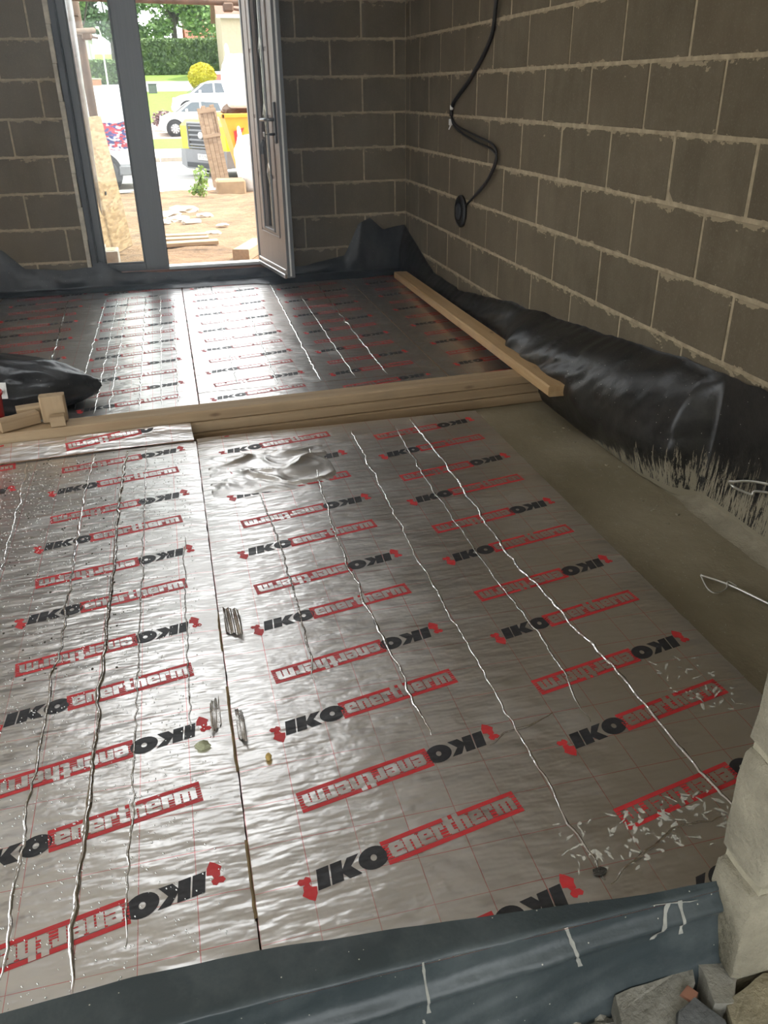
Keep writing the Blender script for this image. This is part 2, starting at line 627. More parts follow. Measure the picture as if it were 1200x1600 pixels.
# the old room the camera stands in: behind the view, with a wide window at its back
M_OLD = mat('old_plaster', (0.78, 0.75, 0.68), 0.9, var=0.1)
rm = MB()
rm.box((XL - 0.1, -3.0, CEIL - 0.1), (XW + 0.4, YF0, CEIL))
struct(rm.build('ceiling_rear', M_OLD))
rm = MB()
rm.box((XL - 0.1, -3.0, -0.25), (XL, YF0, CEIL))
struct(rm.build('wall_rear_left', M_OLD))
rm = MB()
rm.box((XW + 0.3, -3.0, -0.25), (XW + 0.4, YF0, CEIL))
struct(rm.build('wall_rear_right', M_OLD))
rm = MB()
rm.box((XL, -3.1, -0.25), (-2.0, -3.0, CEIL))
rm.box((1.6, -3.1, -0.25), (XW + 0.4, -3.0, CEIL))
rm.box((-2.0, -3.1, 2.25), (1.6, -3.0, CEIL))
struct(rm.build('wall_rear', M_OLD))

# cross wall: only its jamb stands in view, at the right
def rough_block(name, lo, hi, parent, seed, m=M_STONE, amp=0.0045):
    nx, ny, nzz = 7, 6, 7
    bm = bmesh.new()
    bmesh.ops.create_cube(bm, size=1)
    bmesh.ops.bevel(bm, geom=bm.edges[:], offset=0.045, segments=1, affect='EDGES')
    bmesh.ops.subdivide_edges(bm, edges=bm.edges[:], cuts=3, use_grid_fill=True)
    for v in bm.verts:
        c = Vector((lo[i] + (v.co[i] + 0.5) * (hi[i] - lo[i]) for i in range(3)))
        n = noise.noise_vector(c * 14 + Vector((seed, 0, 0))) + 0.6 * noise.noise_vector(c * 40 + Vector((0, seed, 0)))
        v.co = c + n * amp
    me = bpy.data.meshes.new(name)
    bm.to_mesh(me)
    bm.free()
    me.materials.append(m)
    me.polygons.foreach_set('use_smooth', [True] * len(me.polygons))
    return link(bpy.data.objects.new(name, me), parent)

wf = MB()
XJ = 0.792
wf.box((XJ + 0.012, YF0 + 0.006, -0.2), (XW + 0.11, YF1 - 0.006, CEIL))
wf.box((XL, YF0, -0.2), (-1.9, YF1, CEIL))
wf.box((-1.9, YF0, 2.2), (XJ + 0.012, YF1, CEIL))
wall_front = struct(wf.build('wall_front', mat('jamb_mortar', (0.50, 0.46, 0.34), 0.95, scale=20, var=0.2, bump=0.8, bscale=60)))
zz = [-0.20, -0.155, 0.075, 0.315, 0.545, 0.77, 1.0, 1.23, 1.46, 1.69, 1.92, 2.15, 2.44]
for i in range(1, len(zz) - 1):
    x = XJ + random.uniform(-0.006, 0.006)
    w = 0.44 if i % 2 else 0.22
    while x < XW:
        e = min(x + w, XW + 0.1)
        rough_block('block', (x, YF0, zz[i] + 0.007), (e, YF1, zz[i + 1] - 0.007), wall_front, i * 3.1 + x)
        x = e + 0.012
        w = 0.44

# ------------------------------------------------------------------ insulation boards
def polyline_rects(rects):
    return rects

CH = 0.0018
def letter(ch):
    """rectangles (x0,y0,x1,y1) of one heavy squarish letter, x-height 1 = .0325, and its width"""
    w = .0112
    X = .0325
    if ch == 'e':
        W = .0285
        return W, [(0, .003, w, X - .003), (.003, 0, W, .0095), (.003, X - .0095, W - .003, X), (w, .0128, W, .0188),
                   (W - w, .0128, W, X - .003), (W - .0075, .0075, W, .0105)]
    if ch == 'n':
        W = .0285
        return W, [(0, 0, .0123, X), (W - .0123, 0, W, X - .003), (w, X - .0085, W - .003, X)]
    if ch == 'r':
        W = .0225
        return W, [(0, 0, .0123, X), (.0140, X - .015, W, X), (.012, X - .008, W, X)]
    if ch == 't':
        W = .0215
        return W, [(.003, .002, .0155, .0425), (0, X - .0085, W, X), (.006, 0, W, .0085)]
    if ch == 'h':
        W = .0285
        return W, [(0, 0, .0123, .0425), (W - .0123, 0, W, X - .003), (w, X - .0085, W - .003, X)]
    if ch == 'm':
        W = .0435
        q = .0120
        return W, [(0, 0, q, X), (W / 2 - q / 2, 0, W / 2 + q / 2, X - .002), (W - q, 0, W, X - .003), (q - .002, X - .0085, W - .003, X)]

def print_polys():
    """one printed mark in its own flat coordinates: list of (polygon, layer) ; layer 0 red, 1 black, 2 foil"""
    P = []
    sl = 0.06
    def rect(x0, y0, x1, y1, L, step=0.02, slant=sl):
        n = max(1, int(math.ceil((x1 - x0) / step)))
        for i in range(n):
            a = x0 + (x1 - x0) * i / n
            b = x0 + (x1 - x0) * (i + 1) / n
            P.append(([(a + slant * y0, y0), (b + slant * y0, y0), (b + slant * y1, y1), (a + slant * y1, y1)], L))
    # box with bands and stripes
    u0, u1 = .137, .4275
    rect(u0, -.0062, u1, .0035, 0)
    rect(u0, .0385, u1, .048, 0)
    for k in range(5):
        y = .0049 + k * .0068
        rect(u0, y, u1, y + .0050, 0)
    x = .1485
    for ch in 'enertherm':
        W, R = letter(ch)
        for a, b, c, d in R:
            rect(x + a, .0047 + b, x + c, .0047 + d, 2)
        x += W + .0021
    # italic I K and wide O with a small eye
    it = .27
    rect(0, 0, .0235, .0425, 1, slant=it)
    rect(.0265, 0, .049, .0425, 1, slant=it)
    def pol(pts, L):
        P.append(([(a + it * b, b) for a, b in pts], L))
    pol([(.047, .020), (.060, .0425), (.083, .0425), (.066, .0225), (.049, .0225)], 1)
    pol([(.049, .0225), (.066, .0225), (.0845, 0), (.060, 0), (.047, .016)], 1)
    cx, cy, ra, rb = .1165, .0215, .0295, .0245
    n = 26
    for k in range(n):
        a0, a1 = 2 * math.pi * k / n, 2 * math.pi * (k + 1) / n
        q = [(cx + r1 * math.cos(a) + .12 * r2 * math.sin(a), cy + r2 * math.sin(a))
             for a, r1, r2 in ((a0, ra, rb), (a1, ra, rb), (a1, .0060, .0070), (a0, .0060, .0070))]
        P.append((q, 1))
    # red heraldic beast: fan of the body below, neck, crested head above
    P.append(([(-.012, -.017), (-.003, -.004), (.001, .010), (-.008, .013), (-.024, .009), (-.029, .002), (-.020, -.010)], 0))
    P.append(([(-.008, .013), (-.010, .021), (-.015, .022), (-.022, .019), (-.024, .009)], 0))
    P.append(([(-.010, .021), (-.004, .025), (-.005, .033), (-.011, .037), (-.016, .033), (-.023, .036), (-.029, .031), (-.026, .023), (-.015, .020)], 0))
    return P

PRINT = print_polys()
TILT = math.radians(11.0)

def board_height(seed):
    def h(x, y):
        return 0.0016 * nz(x * 2.6 + seed, y * 2.1, seed) + 0.0008 * nz(x * 7 + seed, y * 6, 3 + seed)
    return h

def make_board(name, label, group, x0, x1, y0, y1, seed, phase, xoff=0.0, thick=0.06, creases=(), rot=(0, 0, 0), z=0.0, only=None):
    """board-local frame: x across 0..W, y along 0..L, top face at z=0.  phase = y of a left-column upright mark"""
    W, L = x1 - x0, y1 - y0
    root = empty(name, (x0, y0, z), rot)
    tag(root, label, 'insulation board', group)
    h = board_height(seed)
    c = MB()
    c.box((0.002, 0.002, -thick), (W - 0.002, L - 0.002, -0.008))
    c.build('foam_core', M_FOAM, root)
    nx, ny = max(3, int(W / 0.04)), max(3, int(L / 0.04))
    def edge(s, t):
        x, y = s * W, t * L
        if s == 1 or s == 0:
            x += 0.003 * nz(y * 25, seed + s * 9)
        return (x, y, h(x, y) - (0.0025 if s in (0, 1) else 0))
    vs, fs = grid(nx, ny, edge)
    obj('foil_facing', vs, fs, M_FOIL, root, True)
    # printing
    LAY = (0.0005, 0.0005, 0.0009)
    ct, st = math.cos(TILT), math.sin(TILT)
    for col in (0, 1):
        for k in range(-2, 9):
            for up in (0, 1):
                yy = phase + 0.402 * k + 0.204 * col
                ox, oy, sg = (0.110 + 0.592 * col + xoff, yy, 1) if not up else (0.525 + 0.592 * col + xoff, yy - 0.094, -1)
                b = MB()
                for poly, lay in PRINT:
                    q = []
                    for u, v in poly:
                        q.append((ox + sg * (u * ct - v * st), oy + sg * (u * st + v * ct)))
                    if min(p[0] for p in q) < 0.004 or max(p[0] for p in q) > W - 0.004 or min(p[1] for p in q) < 0.004 or max(p[1] for p in q) > L - 0.004:
                        continue
                    b.add([(px, py, h(px, py) + LAY[lay]) for px, py in q], [tuple(range(len(q)))], lay)
                if b.v:
                    b.build('printed_lettering', None, root, True, mats=[M_RED, M_BLACK, M_FOILP])
    for i, (path, wd, ht) in enumerate(creases):
        make_crease(root, path, wd, ht, h, seed * 7 + i, x0, y0)
    return root

def make_crease(root, path, wd, ht, h, seed, x0, y0):
    pts = []
    for (a, b), (c, d) in zip(path, path[1:]):
        n = max(2, int(math.hypot(c - a, d - b) / 0.013))
        pts += [(a + (c - a) * i / n, b + (d - b) * i / n) for i in range(n)]
    pts.append(path[-1])
    vs, fs = [], []
    for i, (x, y) in enumerate(pts):
        x, y = x - x0, y - y0
        tx, ty = (pts[min(i + 1, len(pts) - 1)][0] - pts[max(i - 1, 0)][0]), (pts[min(i + 1, len(pts) - 1)][1] - pts[max(i - 1, 0)][1])
        l = math.hypot(tx, ty) or 1
        nx, ny = -ty / l, tx / l
        env = min(1, i / 6, (len(pts) - 1 - i) / 6)
        j = 0.009 * nz(i * 0.13, seed) + 0.0055 * nz(i * 0.45, seed, 5)
        w = wd * (0.65 + 0.7 * abs(nz(i * 0.21, seed, 2))) * (0.3 + 0.7 * env)
        hh = ht * (0.35 + 1.1 * abs(nz(i * 0.17, seed, 9))) * env
        for o, zz_ in ((-w, 0.0), (-w * 0.25, hh), (w * 0.3, hh * 0.8), (w, 0.0)):
            px, py = x + nx * (o + j), y + ny * (o + j)
            vs.append((px, py, h(px, py) + 0.0011 + zz_))
    for i in range(len(pts) - 1):
        for k in range(3):
            fs.append((i * 4 + k, i * 4 + k + 1, i * 4 + k + 5, i * 4 + k + 4))
    obj('foil_crease', vs, fs, M_FOILC, root, True)

R_CR = [([(0.891, 3.158), (0.894, 2.642), (0.868, 1.991), (0.892, 1.65), (0.915, 1.342), (0.917, 1.135), (0.929, 0.90)], .0050, .0050),
        ([(0.624, 3.1), (0.612, 2.5), (0.60, 2.124), (0.60, 1.607), (0.603, 1.334), (0.604, 1.067), (0.608, 0.87)], .0032, .0026),
        ([(0.43, 3.0), (0.41, 2.632), (0.39, 2.268), (0.392, 1.916), (0.405, 1.607), (0.417, 1.3)], .0042, .0036),
        ([(0.191, 2.62), (0.213, 2.229), (0.213, 1.833), (0.206, 1.55)], .0032, .0026),
        ([(0.81, 3.1), (0.785, 2.6), (0.781, 1.881), (0.796, 1.558), (0.77, 1.25)], .0030, .0020),
        ([(0.529, 1.238), (0.575, 1.262), (0.622, 1.268), (0.703, 1.30)], .0045, .003),
        ([(0.614, 0.86), (0.692, 0.898), (0.784, 0.942), (0.895, 0.944)], .0035, .0028)]
L_CR = [([(-0.632, 3.1), (-0.614, 2.733), (-0.605, 2.258), (-0.60, 1.7)], .0035, .0032),
        ([(-0.388, 3.1), (-0.401, 2.674), (-0.401, 2.203), (-0.396, 1.907), (-0.404, 1.746), (-0.408, 1.457), (-0.41, 1.263), (-0.407, 0.93)], .0040, .0042),
        ([(-0.266, 3.1), (-0.283, 2.592), (-0.281, 2.17), (-0.289, 1.85), (-0.291, 1.595), (-0.293, 1.388), (-0.296, 1.233), (-0.301, 1.075), (-0.298, 0.89)], .0065, .0085),
        ([(-0.192, 3.1), (-0.201, 2.149), (-0.209, 1.366), (-0.216, 0.95)], .0025, .0022),
        ([(-0.074, 2.351), (-0.084, 1.946), (-0.089, 1.45)], .0022, .0016)]
FL_CR = [([(-0.725, 5.93), (-0.665, 3.7)], .005, .003), ([(-0.478, 5.9), (-0.507, 3.7)], .003, .003),
         ([(-0.215, 5.9), (-0.228, 3.6)], .004, .004), ([(-0.118, 5.9), (-0.132, 3.6)], .003, .003), ([(-0.03, 5.8), (-0.058, 3.6)], .003, .003),
         ([(-0.40, 5.9), (-0.42, 3.6)], .003, .003), ([(-0.33, 5.9), (-0.36, 3.6)], .003, .003)]
FR_CR = [([(0.236, 6.1), (0.222, 3.78)], .003, .003), ([(0.425, 6.0), (0.41, 3.78)], .004, .004), ([(0.659, 6.12), (0.619, 3.78)], .006, .006),
         ([(0.982, 6.0), (0.953, 3.78)], .005, .005), ([(0.811, 5.6), (0.791, 3.78)], .003, .003)]

GB = 'foil faced insulation boards on the floor'
board_r = make_board('insulation_board', 'large silver foil faced insulation board in the right foreground, beside the bare concrete strip', GB,
                     0.0015, 1.196, 0.80, 3.185, 1, 0.178, creases=R_CR)
board_l = make_board('insulation_board', 'silver foil faced insulation board in the left foreground, wet with small droplets', GB,
                     -1.196, -0.0015, 0.815, 3.135, 2, 0.178 - 0.02 - 0.015 + 0.0, creases=L_CR, rot=(math.radians(0.25), 0, 0), z=0.0)
strip_l = make_board('insulation_board', 'narrow tilted offcut of foil board wedged against the stacked timbers at left', GB,
                     -1.19, -0.006, 3.070, 3.196, 3, 0.045, thick=0.0095, rot=(math.radians(13), 0, math.radians(3.2)), z=0.0165)
board_fl = make_board('insulation_board', 'foil faced insulation board beyond the timbers, in front of the tall side window', GB,
                      -1.17, 0.03, 3.50, 5.93, 4, 0.137 + 0.2, creases=FL_CR)
strip_fl = make_board('insulation_board', 'short foil board strip along the back wall in front of the side window', GB,
                      -1.17, 0.03, 5.935, 6.20, 5, -0.10)
board_fr = make_board('insulation_board', 'foil faced insulation board before the open door, shining with daylight', GB,
                      0.036, 1.232, 3.76, 6.16, 6, 0.28, xoff=-0.03, creases=FR_CR)
strip_fr = make_board('insulation_board', 'short foil board strip just behind the stacked timbers at right of the seam', GB,
                      0.036, 1.232, 3.50, 3.756, 7, 0.135, xoff=-0.03)
board_ff = make_board('insulation_board', 'narrow dim foil board between the door board and the right wall', GB,
                      1.237, 1.64, 3.50, 6.16, 8, 0.33)
board_fll = make_board('insulation_board', 'foil board at the far left edge beyond the black sack', GB,
                       -2.33, -1.175, 3.50, 6.16, 9, 0.2)

# crumpled loose foil on the right foreground board
def lumpfn(s, t):
    x, y = 0.03 + s * 0.46, 2.60 + t * 0.40
    e = max(0, 1 - ((s - 0.5) / 0.5) ** 2) * max(0, 1 - ((t - 0.5) / 0.5) ** 2)
    wx, wy = x + 0.05 * nz(x * 6, y * 6, 3), y + 0.06 * nz(x * 5, y * 5, 8)
    r = 1 - abs(nz(wx * 5 + 4, wy * 13, 1.5)) * 3.0
    r2 = 1 - abs(nz(wx * 9 + 1, wy * 17 + wx * 8, 7.5)) * 3.0
    zz_ = e ** 0.6 * (0.004 + 0.020 * max(0, r) ** 1.5 + 0.007 * max(0, r2) ** 1.5)
    return (x - 0.004, y - 0.80, zz_ - 0.002)
vs, fs = grid(90, 80, lumpfn)
obj('loose_foil_fold', vs, fs, foil_mat('foil_loose', rough=0.36, lines=False, ripple=0.4), board_r, True)

# torn tape flaps standing along the seam between the two foreground boards
M_TAPE = foil_mat('foil_tape', rough=0.2, lines=False, ripple=0.3)
M_TORN = mat('torn_paper', (0.22, 0.15, 0.07), 0.8, scale=30, var=0.4)
for (x, y, w, l, s, curl) in ((0.016, 1.80, 0.042, 0.12, 1, 0.022), (-0.020, 1.45, 0.022, 0.10, -1, 0.018), (0.012, 1.40, 0.018, 0.10, 1, 0.02)):
    def fl_(a, b, x=x, y=y, w=w, l=l, s=s, curl=curl):
        return (x + s * a * w - 0.004, y - 0.80 + l * (b - 0.3 * a), 0.001 + curl * a * (0.5 + 0.5 * math.sin(b * 3.1)) + 0.003 * math.sin(a * 16 + b * 2))
    vs, fs = grid(18, 10, fl_)
    obj('tape_flap', vs, fs, M_TAPE, board_r, True)
for (y0_, y1_) in ((1.30, 1.58), (1.72, 1.90), (0.95, 1.12)):
    vs, fs = grid(3, 20, lambda a, b: (-0.006 + a * 0.006 + 0.002 * nz(b * 9, y0_), y0_ - 0.8 + b * (y1_ - y0_), 0.0015 + 0.004 * math.sin(a * 3.1) * math.sin(b * 3.1)))
    obj('torn_edge', vs, fs, M_TORN, board_r, True)

# condensation droplets on the left board
rv, rf = [], []
hl = board_height(2)
rng = random.Random(3)
for k in range(4200):
    y = 0.05 + 2.2 * rng.random()
    x = 1.15 - 0.95 * rng.random() ** 0.7
    x = 0.45 + 0.70 * rng.random() ** 1.3
    r = rng.uniform(0.0008, 0.0021)
    b = len(rv)
    z0_ = hl(x, y) + 0.0009
    for q in range(5):
        a = q * 2 * math.pi / 5
        rv.append((x + r * math.cos(a), y + r * math.sin(a), z0_))
    for q in range(5):
        a = q * 2 * math.pi / 5 + 0.5
        rv.append((x + 0.6 * r * math.cos(a), y + 0.6 * r * math.sin(a), z0_ + 0.7 * r))
    rv.append((x, y, z0_ + 0.9 * r))
    for q in range(5):
        n = (q + 1) % 5
        rf += [(b + q, b + n, b + 5 + q), (b + n, b + 5 + n, b + 5 + q), (b + 5 + q, b + 5 + n, b + 10)]
m_w, t_w = base_mat('water_drop', 0.05)
t_w.bsdf.inputs['Base Color'].default_value = (0.88, 0.88, 0.87, 1)
t_w.bsdf.inputs['Metallic'].default_value = 0.95
dr = obj('water_droplets', rv, rf, m_w, board_l, True)
dr['kind'] = 'stuff'
# damp grit on the left board
gv = MB()
for k in range(260):
    x = 0.5 + 0.45 * rng.random()
    y = 0.9 + 1.5 * rng.random()
    s = rng.uniform(0.001, 0.0035)
    gv.prism([(x + s * math.cos(q) * rng.uniform(.6, 1.4), y + 1.6 * s * math.sin(q)) for q in (0.2, 1.3, 2.6, 3.8, 5.2)], hl(x, y), hl(x, y) + 0.0014, top_scale=0.7)
g_ = gv.build('damp_grit', mat('grit', (0.06, 0.055, 0.04), 0.9), board_l)
g_['kind'] = 'stuff'
# smeared mortar footmarks and a clot of mud on the right board
h1 = board_height(1)
sm = MB()
for k in range(150):
    cx, cy = 0.56 + 0.36 * rng.random(), 0.08 + 0.13 * rng.random()
    if k > 110:
        cx, cy = 1.0 + 0.14 * rng.random(), 0.4 + 0.2 * rng.random()
    n = 9
    a0 = rng.uniform(0, 3)
    sa, sb = rng.uniform(0.004, 0.016), rng.uniform(0.0015, 0.005)
    pts = []
    for q in range(n):
        a = 2 * math.pi * q / n
        rr = rng.uniform(0.35, 1.3)
        u, v = sa * rr * math.cos(a), sb * rr * math.sin(a)
        pts.append((cx + u * math.cos(a0) - v * math.sin(a0), cy + u * math.sin(a0) + v * math.cos(a0)))
    sm.add([(px, py, h1(px, py) + 0.0013) for px, py in pts], [tuple(range(n))])
s_ = sm.build('mortar_smears', mat('dry_mortar_smear', (0.62, 0.60, 0.53), 0.9, scale=60, var=0.3), board_r)
s_['kind'] = 'stuff'

def pebble(name, loc, r, m, seed, flat=0.6, parent=None, sub=2):
    bm = bmesh.new()
    bmesh.ops.create_icosphere(bm, subdivisions=sub, radius=1)
    for v in bm.verts:
        n = 1 + 0.35 * noise.noise(v.co * 1.7 + Vector((seed, 0, 0))) + 0.12 * noise.noise(v.co * 5 + Vector((0, seed, 0)))
        v.co = Vector((v.co.x * r[0] * n, v.co.y * r[1] * n, max(-0.55, v.co.z) * r[2] * n))
    me = bpy.data.meshes.new(name)
    bm.to_mesh(me)
    bm.free()
    me.materials.append(m)
    o = bpy.data.objects.new(name, me)
    link(o, parent)
    o.location = loc
    return o

M_MUD = mat('mud', (0.035, 0.03, 0.022), 0.8, scale=40, var=0.4, bump=0.8, bscale=90)
tag(pebble('mud_clot', (0.606, 0.888, 0.003), (0.015, 0.008, 0.005), M_MUD, 3), 'small dark clot of mud on the foil near the front edge', 'mud')
M_GRN = mat('stone_chip_pale', (0.42, 0.43, 0.28), 0.9, scale=40)
tag(pebble('stone_chip', (-0.067, 1.39, 0.006), (0.016, 0.011, 0.010), M_GRN, 8), 'pale greenish stone chip on the foil left of the seam', 'stone chip')
tag(pebble('stone_chip', (0.066, 1.32, 0.006), (0.007, 0.009, 0.008), mat('stone_chip_ochre', (0.5, 0.35, 0.12), 0.9), 12), 'tiny ochre stone chip on the foil right of the seam', 'stone chip')

# ------------------------------------------------------------------ timbers
def plank(name, L, W, H, m, label, group=None, cat='timber'):
    n = max(4, int(L / 0.12))
    vs, fs = [], []
    c = 0.006
    ring = [(-W / 2 + c, -H / 2), (W / 2 - c, -H / 2), (W / 2, -H / 2 + c), (W / 2, H / 2 - c), (W / 2 - c, H / 2), (-W / 2 + c, H / 2), (-W / 2, H / 2 - c), (-W / 2, -H / 2 + c)]
    sd = random.uniform(0, 50)
    for i in range(n + 1):
        x = -L / 2 + L * i / n
        dy, dz = 0.0018 * nz(x * 1.3, sd), 0.0012 * nz(x * 1.7, sd, 4)
        for a, b in ring:
            vs.append((x, a + dy, b + dz))
    for i in range(n):
        for k in range(8):
            fs.append((i * 8 + k, (i + 1) * 8 + k, (i + 1) * 8 + (k + 1) % 8, i * 8 + (k + 1) % 8))
    fs.append(tuple(range(8)))
    fs.append(tuple(n * 8 + k for k in range(8))[::-1])
    o = obj(name, vs, fs, m)
    tag(o, label, cat, group)
    return o

ang = math.atan2(3.362 - 3.27, 1.66 - 0.03)
def on_beam(x, back, z):
    """point on the beam line: x along, back = distance behind its front face"""
    y = 3.27 + (x - 0.03) * math.tan(ang)
    return Vector((x - math.sin(ang) * back, y + math.cos(ang) * back, z))
TH = 0.0475
for i, (xa, xb, df, w, lab) in enumerate(((-1.75, 1.655, 0.0, 0.100, 'bottom timber of the three stacked lengths laid across the floor'),
                                          (-1.75, 1.640, 0.0015, 0.100, 'middle timber of the three stacked lengths laid across the floor'),
                                          (-1.75, 1.520, 0.001, 0.099, 'top timber of the three stacked lengths laid across the floor'))):
    o = plank('timber_length', (xb - xa) / math.cos(ang), w, TH - 0.0012, M_WOOD, lab, 'stacked timbers across the floor')
    o.location = on_beam((xa + xb) / 2, w / 2 + df, SLAB + TH * (i + 0.5))
    o.rotation_euler = (0, 0, ang)
ZT = SLAB + 3 * TH                          # top of the stack
# single timber lying on the stack and running back along the right wall
a, b = Vector((1.505, 3.02, ZT + 0.031)), Vector((1.610, 5.96, 0.028))
o = plank('timber_length', (b - a).length, 0.098, 0.047, M_WOOD2, 'long single timber running back beside the right wall, its end resting on the stack')
o.location = (a + b) / 2
o.rotation_euler = (b - a).to_track_quat('X', 'Z').to_euler()

# offcuts on the stack at the left
def offcut(L, W, H, loc, rot, label):
    o = plank('timber_offcut', L, W, H, M_WOOD, label, 'timber offcuts on the stack', 'offcut')
    o.location = loc
    o.rotation_euler = rot
    return o
offcut(0.105, 0.095, 0.047, (-0.535, 3.325, ZT + 0.056), (0.0, math.pi / 2, math.pi / 2 + 0.05), 'upright timber offcut standing on the stack before the black sack')
offcut(0.055, 0.05, 0.040, (-0.520, 3.265, ZT + 0.021), (0, 0, 0.1), 'small timber offcut in front of the upright one')
offcut(0.15, 0.045, 0.05, (-0.665, 3.285, ZT + 0.026), (0, 0, 0.5), 'slanted timber offcut lying by the red tub')
offcut(0.10, 0.05, 0.06, (-0.632, 3.362, ZT + 0.031), (0, 0, 0.2), 'short timber offcut between the slanted and the upright ones')

# red tub and black sack at the left edge
tub = empty('red_tub', (-0.80, 3.40, ZT))
tag(tub, 'red plastic tub at the left edge beside the timber offcuts', 'tub')
t_ = MB()
t_.lathe([(0.055, 0.0), (0.062, 0.01), (0.068, 0.10), (0.074, 0.105), (0.074, 0.115), (0.066, 0.115), (0.058, 0.02)], 22)
t_.build('tub_body', M_RED_PL, tub, True)
t_ = MB()
t_.tube([(0.07 * math.cos(q), 0.07 * math.sin(q) * 0.3 - 0.06, 0.10 + 0.05 * math.sin(q)) for q in [i * math.pi / 10 for i in range(11)]], 0.002, 6)
t_.build('wire_handle', M_STEEL, tub, True)

sack = empty('black_sack', (-0.80, 3.80, 0.0))
tag(sack, 'black plastic sack slumped on the foil behind the timber offcuts', 'sack')
bm = bmesh.new()
bmesh.ops.create_icosphere(bm, subdivisions=5, radius=1)
for v in bm.verts:
    c = v.co.copy()
    ridge = 1 - abs(noise.noise(c * 2.2 + Vector((3, 1, 0)))) * 1.6
    n = 1 + 0.10 * noise.noise(c * 1.4) + 0.09 * ridge + 0.03 * noise.noise(c * 9)
    x = c.x * n
    taper = 1.0 - 0.34 * max(0, x) ** 2
    v.co = Vector((0.40 * x, 0.19 * c.y * n * taper, 0.105 + 0.125 * c.z * n * taper - 0.035 * max(0, x)))
    v.co.z = max(0.004, v.co.z)
me = bpy.data.meshes.new('sack_body')
bm.to_mesh(me)
bm.free()
me.materials.append(M_SACK)
me.polygons.foreach_set('use_smooth', [True] * len(me.polygons))
link(bpy.data.objects.new('sack_body', me), sack)
vs, fs = grid(8, 8, lambda s, t: (0.005 + 0.045 * s, -0.205 + 0.02 * t + 0.003 * math.sin(s * 5), 0.105 + 0.065 * t))
obj('paper_label', vs, fs, M_WHITEP, sack, True)
lb = MB()
lb.prism([(0.015, 0.13), (0.03, 0.125), (0.037, 0.14), (0.024, 0.15)], -0.2095, -0.2075, mat=Matrix(((1, 0, 0, 0), (0, 0, 1, 0), (0, 1, 0, 0), (0, 0, 0, 1))))
lb.build('label_mark', M_DARK, sack)

# ------------------------------------------------------------------ polythene membranes
ZTOP = [(0.8, .44), (1.7, .425), (2.05, .405), (2.47, .383), (3.12, .317), (3.6, .27), (4.11, .225), (4.94, .115), (5.5, .12), (6.0, .26), (6.24, .33)]
BUL = [(0.8, .0), (2.25, .005), (2.33, .12), (2.5, .17), (3.0, .20), (3.7, .19), (3.95, .10), (4.3, .07), (6.2, .05)]
def memb(s, t):
    y = 0.832 + s * (6.235 - 0.832)
    zt = interp(ZTOP, y) + 0.012 * nz(y * 5, 1) + 0.006 * nz(y * 17, 4)
    b = interp(BUL, y)
    near = max(0, min(1, (2.6 - y) / 0.4))
    z = SLAB + 0.004 + (zt - SLAB) * t
    foot = 0.02 + b * 0.45
    bul = b * math.sin(math.pi * min(1, t * 1.02)) ** 0.8 * (0.55 + 0.6 * t)
    x = XW - 0.006 - foot * (1 - t) ** 2 * 1.2 - bul
    amp = 0.002 + 0.07 * b * math.sin(math.pi * t)
    x += amp * (nz(y * 5, t * 2.2, 2) + 0.35 * nz(y * 17 + t * 6, t * 4, 8) + 0.8 * (1 - 2.4 * abs(nz(y * 3.2 + t * 2.5, t * 2, 5))))
    z += 0.25 * amp * nz(y * 13, t * 4, 11)
    x += 0.004 * math.sin(y * 60) * 0.0
    return (min(x, XW - 0.004), y, z)
vs, fs = grid(420, 40, memb)
tag(obj('damp_proof_membrane', vs, fs, M_DPM, None, True), 'black polythene sheet turned up along the right blockwork wall, bulging behind the timber', 'plastic sheet')

# along the back wall and the door threshold
ZB = [(-2.3, .42), (-1.35, .36), (-1.12, .30), (-1.0, .17), (-.75, .15), (-.56, .155), (-.50, .20), (-.44, .16), (-.36, .11), (-.1, .098), (.60, .09), (.70, .08), (.95, .085), (1.25, .14), (1.36, .36), (1.45, .40), (1.55, .31), (1.70, .34)]
YE = [(-2.3, 6.05), (-1.1, 6.13), (-.2, 6.12), (.3, 6.10), (.55, 6.10), (.7, 6.02), (.9, 6.03), (1.3, 6.05), (1.70, 6.1)]
def memb2(s, t):
    x = XL + 0.02 + s * (XW - 0.03 - XL)
    zt = interp(ZB, x) + 0.008 * nz(x * 6, 3)
    ye = interp(YE, x) + 0.012 * nz(x * 7, 9)
    q = t * 1.0
    if q < 0.4:
        k = q / 0.4
        y = ye + (6.215 - ye) * k
        z = 0.004 + 0.02 * k + 0.010 * math.sin(k * 3.1) * (0.6 + nz(x * 8, 2))
    else:
        k = (q - 0.4) / 0.6
        y = 6.215 + 0.02 * k - 0.02 * math.sin(k * 3.1) * (0.7 + nz(x * 5, 6))
        z = 0.024 + (zt - 0.024) * k
    y += 0.006 * nz(x * 18, t * 4)
    return (x, min(y, 6.237), z)
vs, fs = grid(260, 26, memb2)
tag(obj('damp_proof_membrane', vs, fs, M_DPM2, None, True), 'black polythene sheet turned up under the door and the back wall', 'plastic sheet')

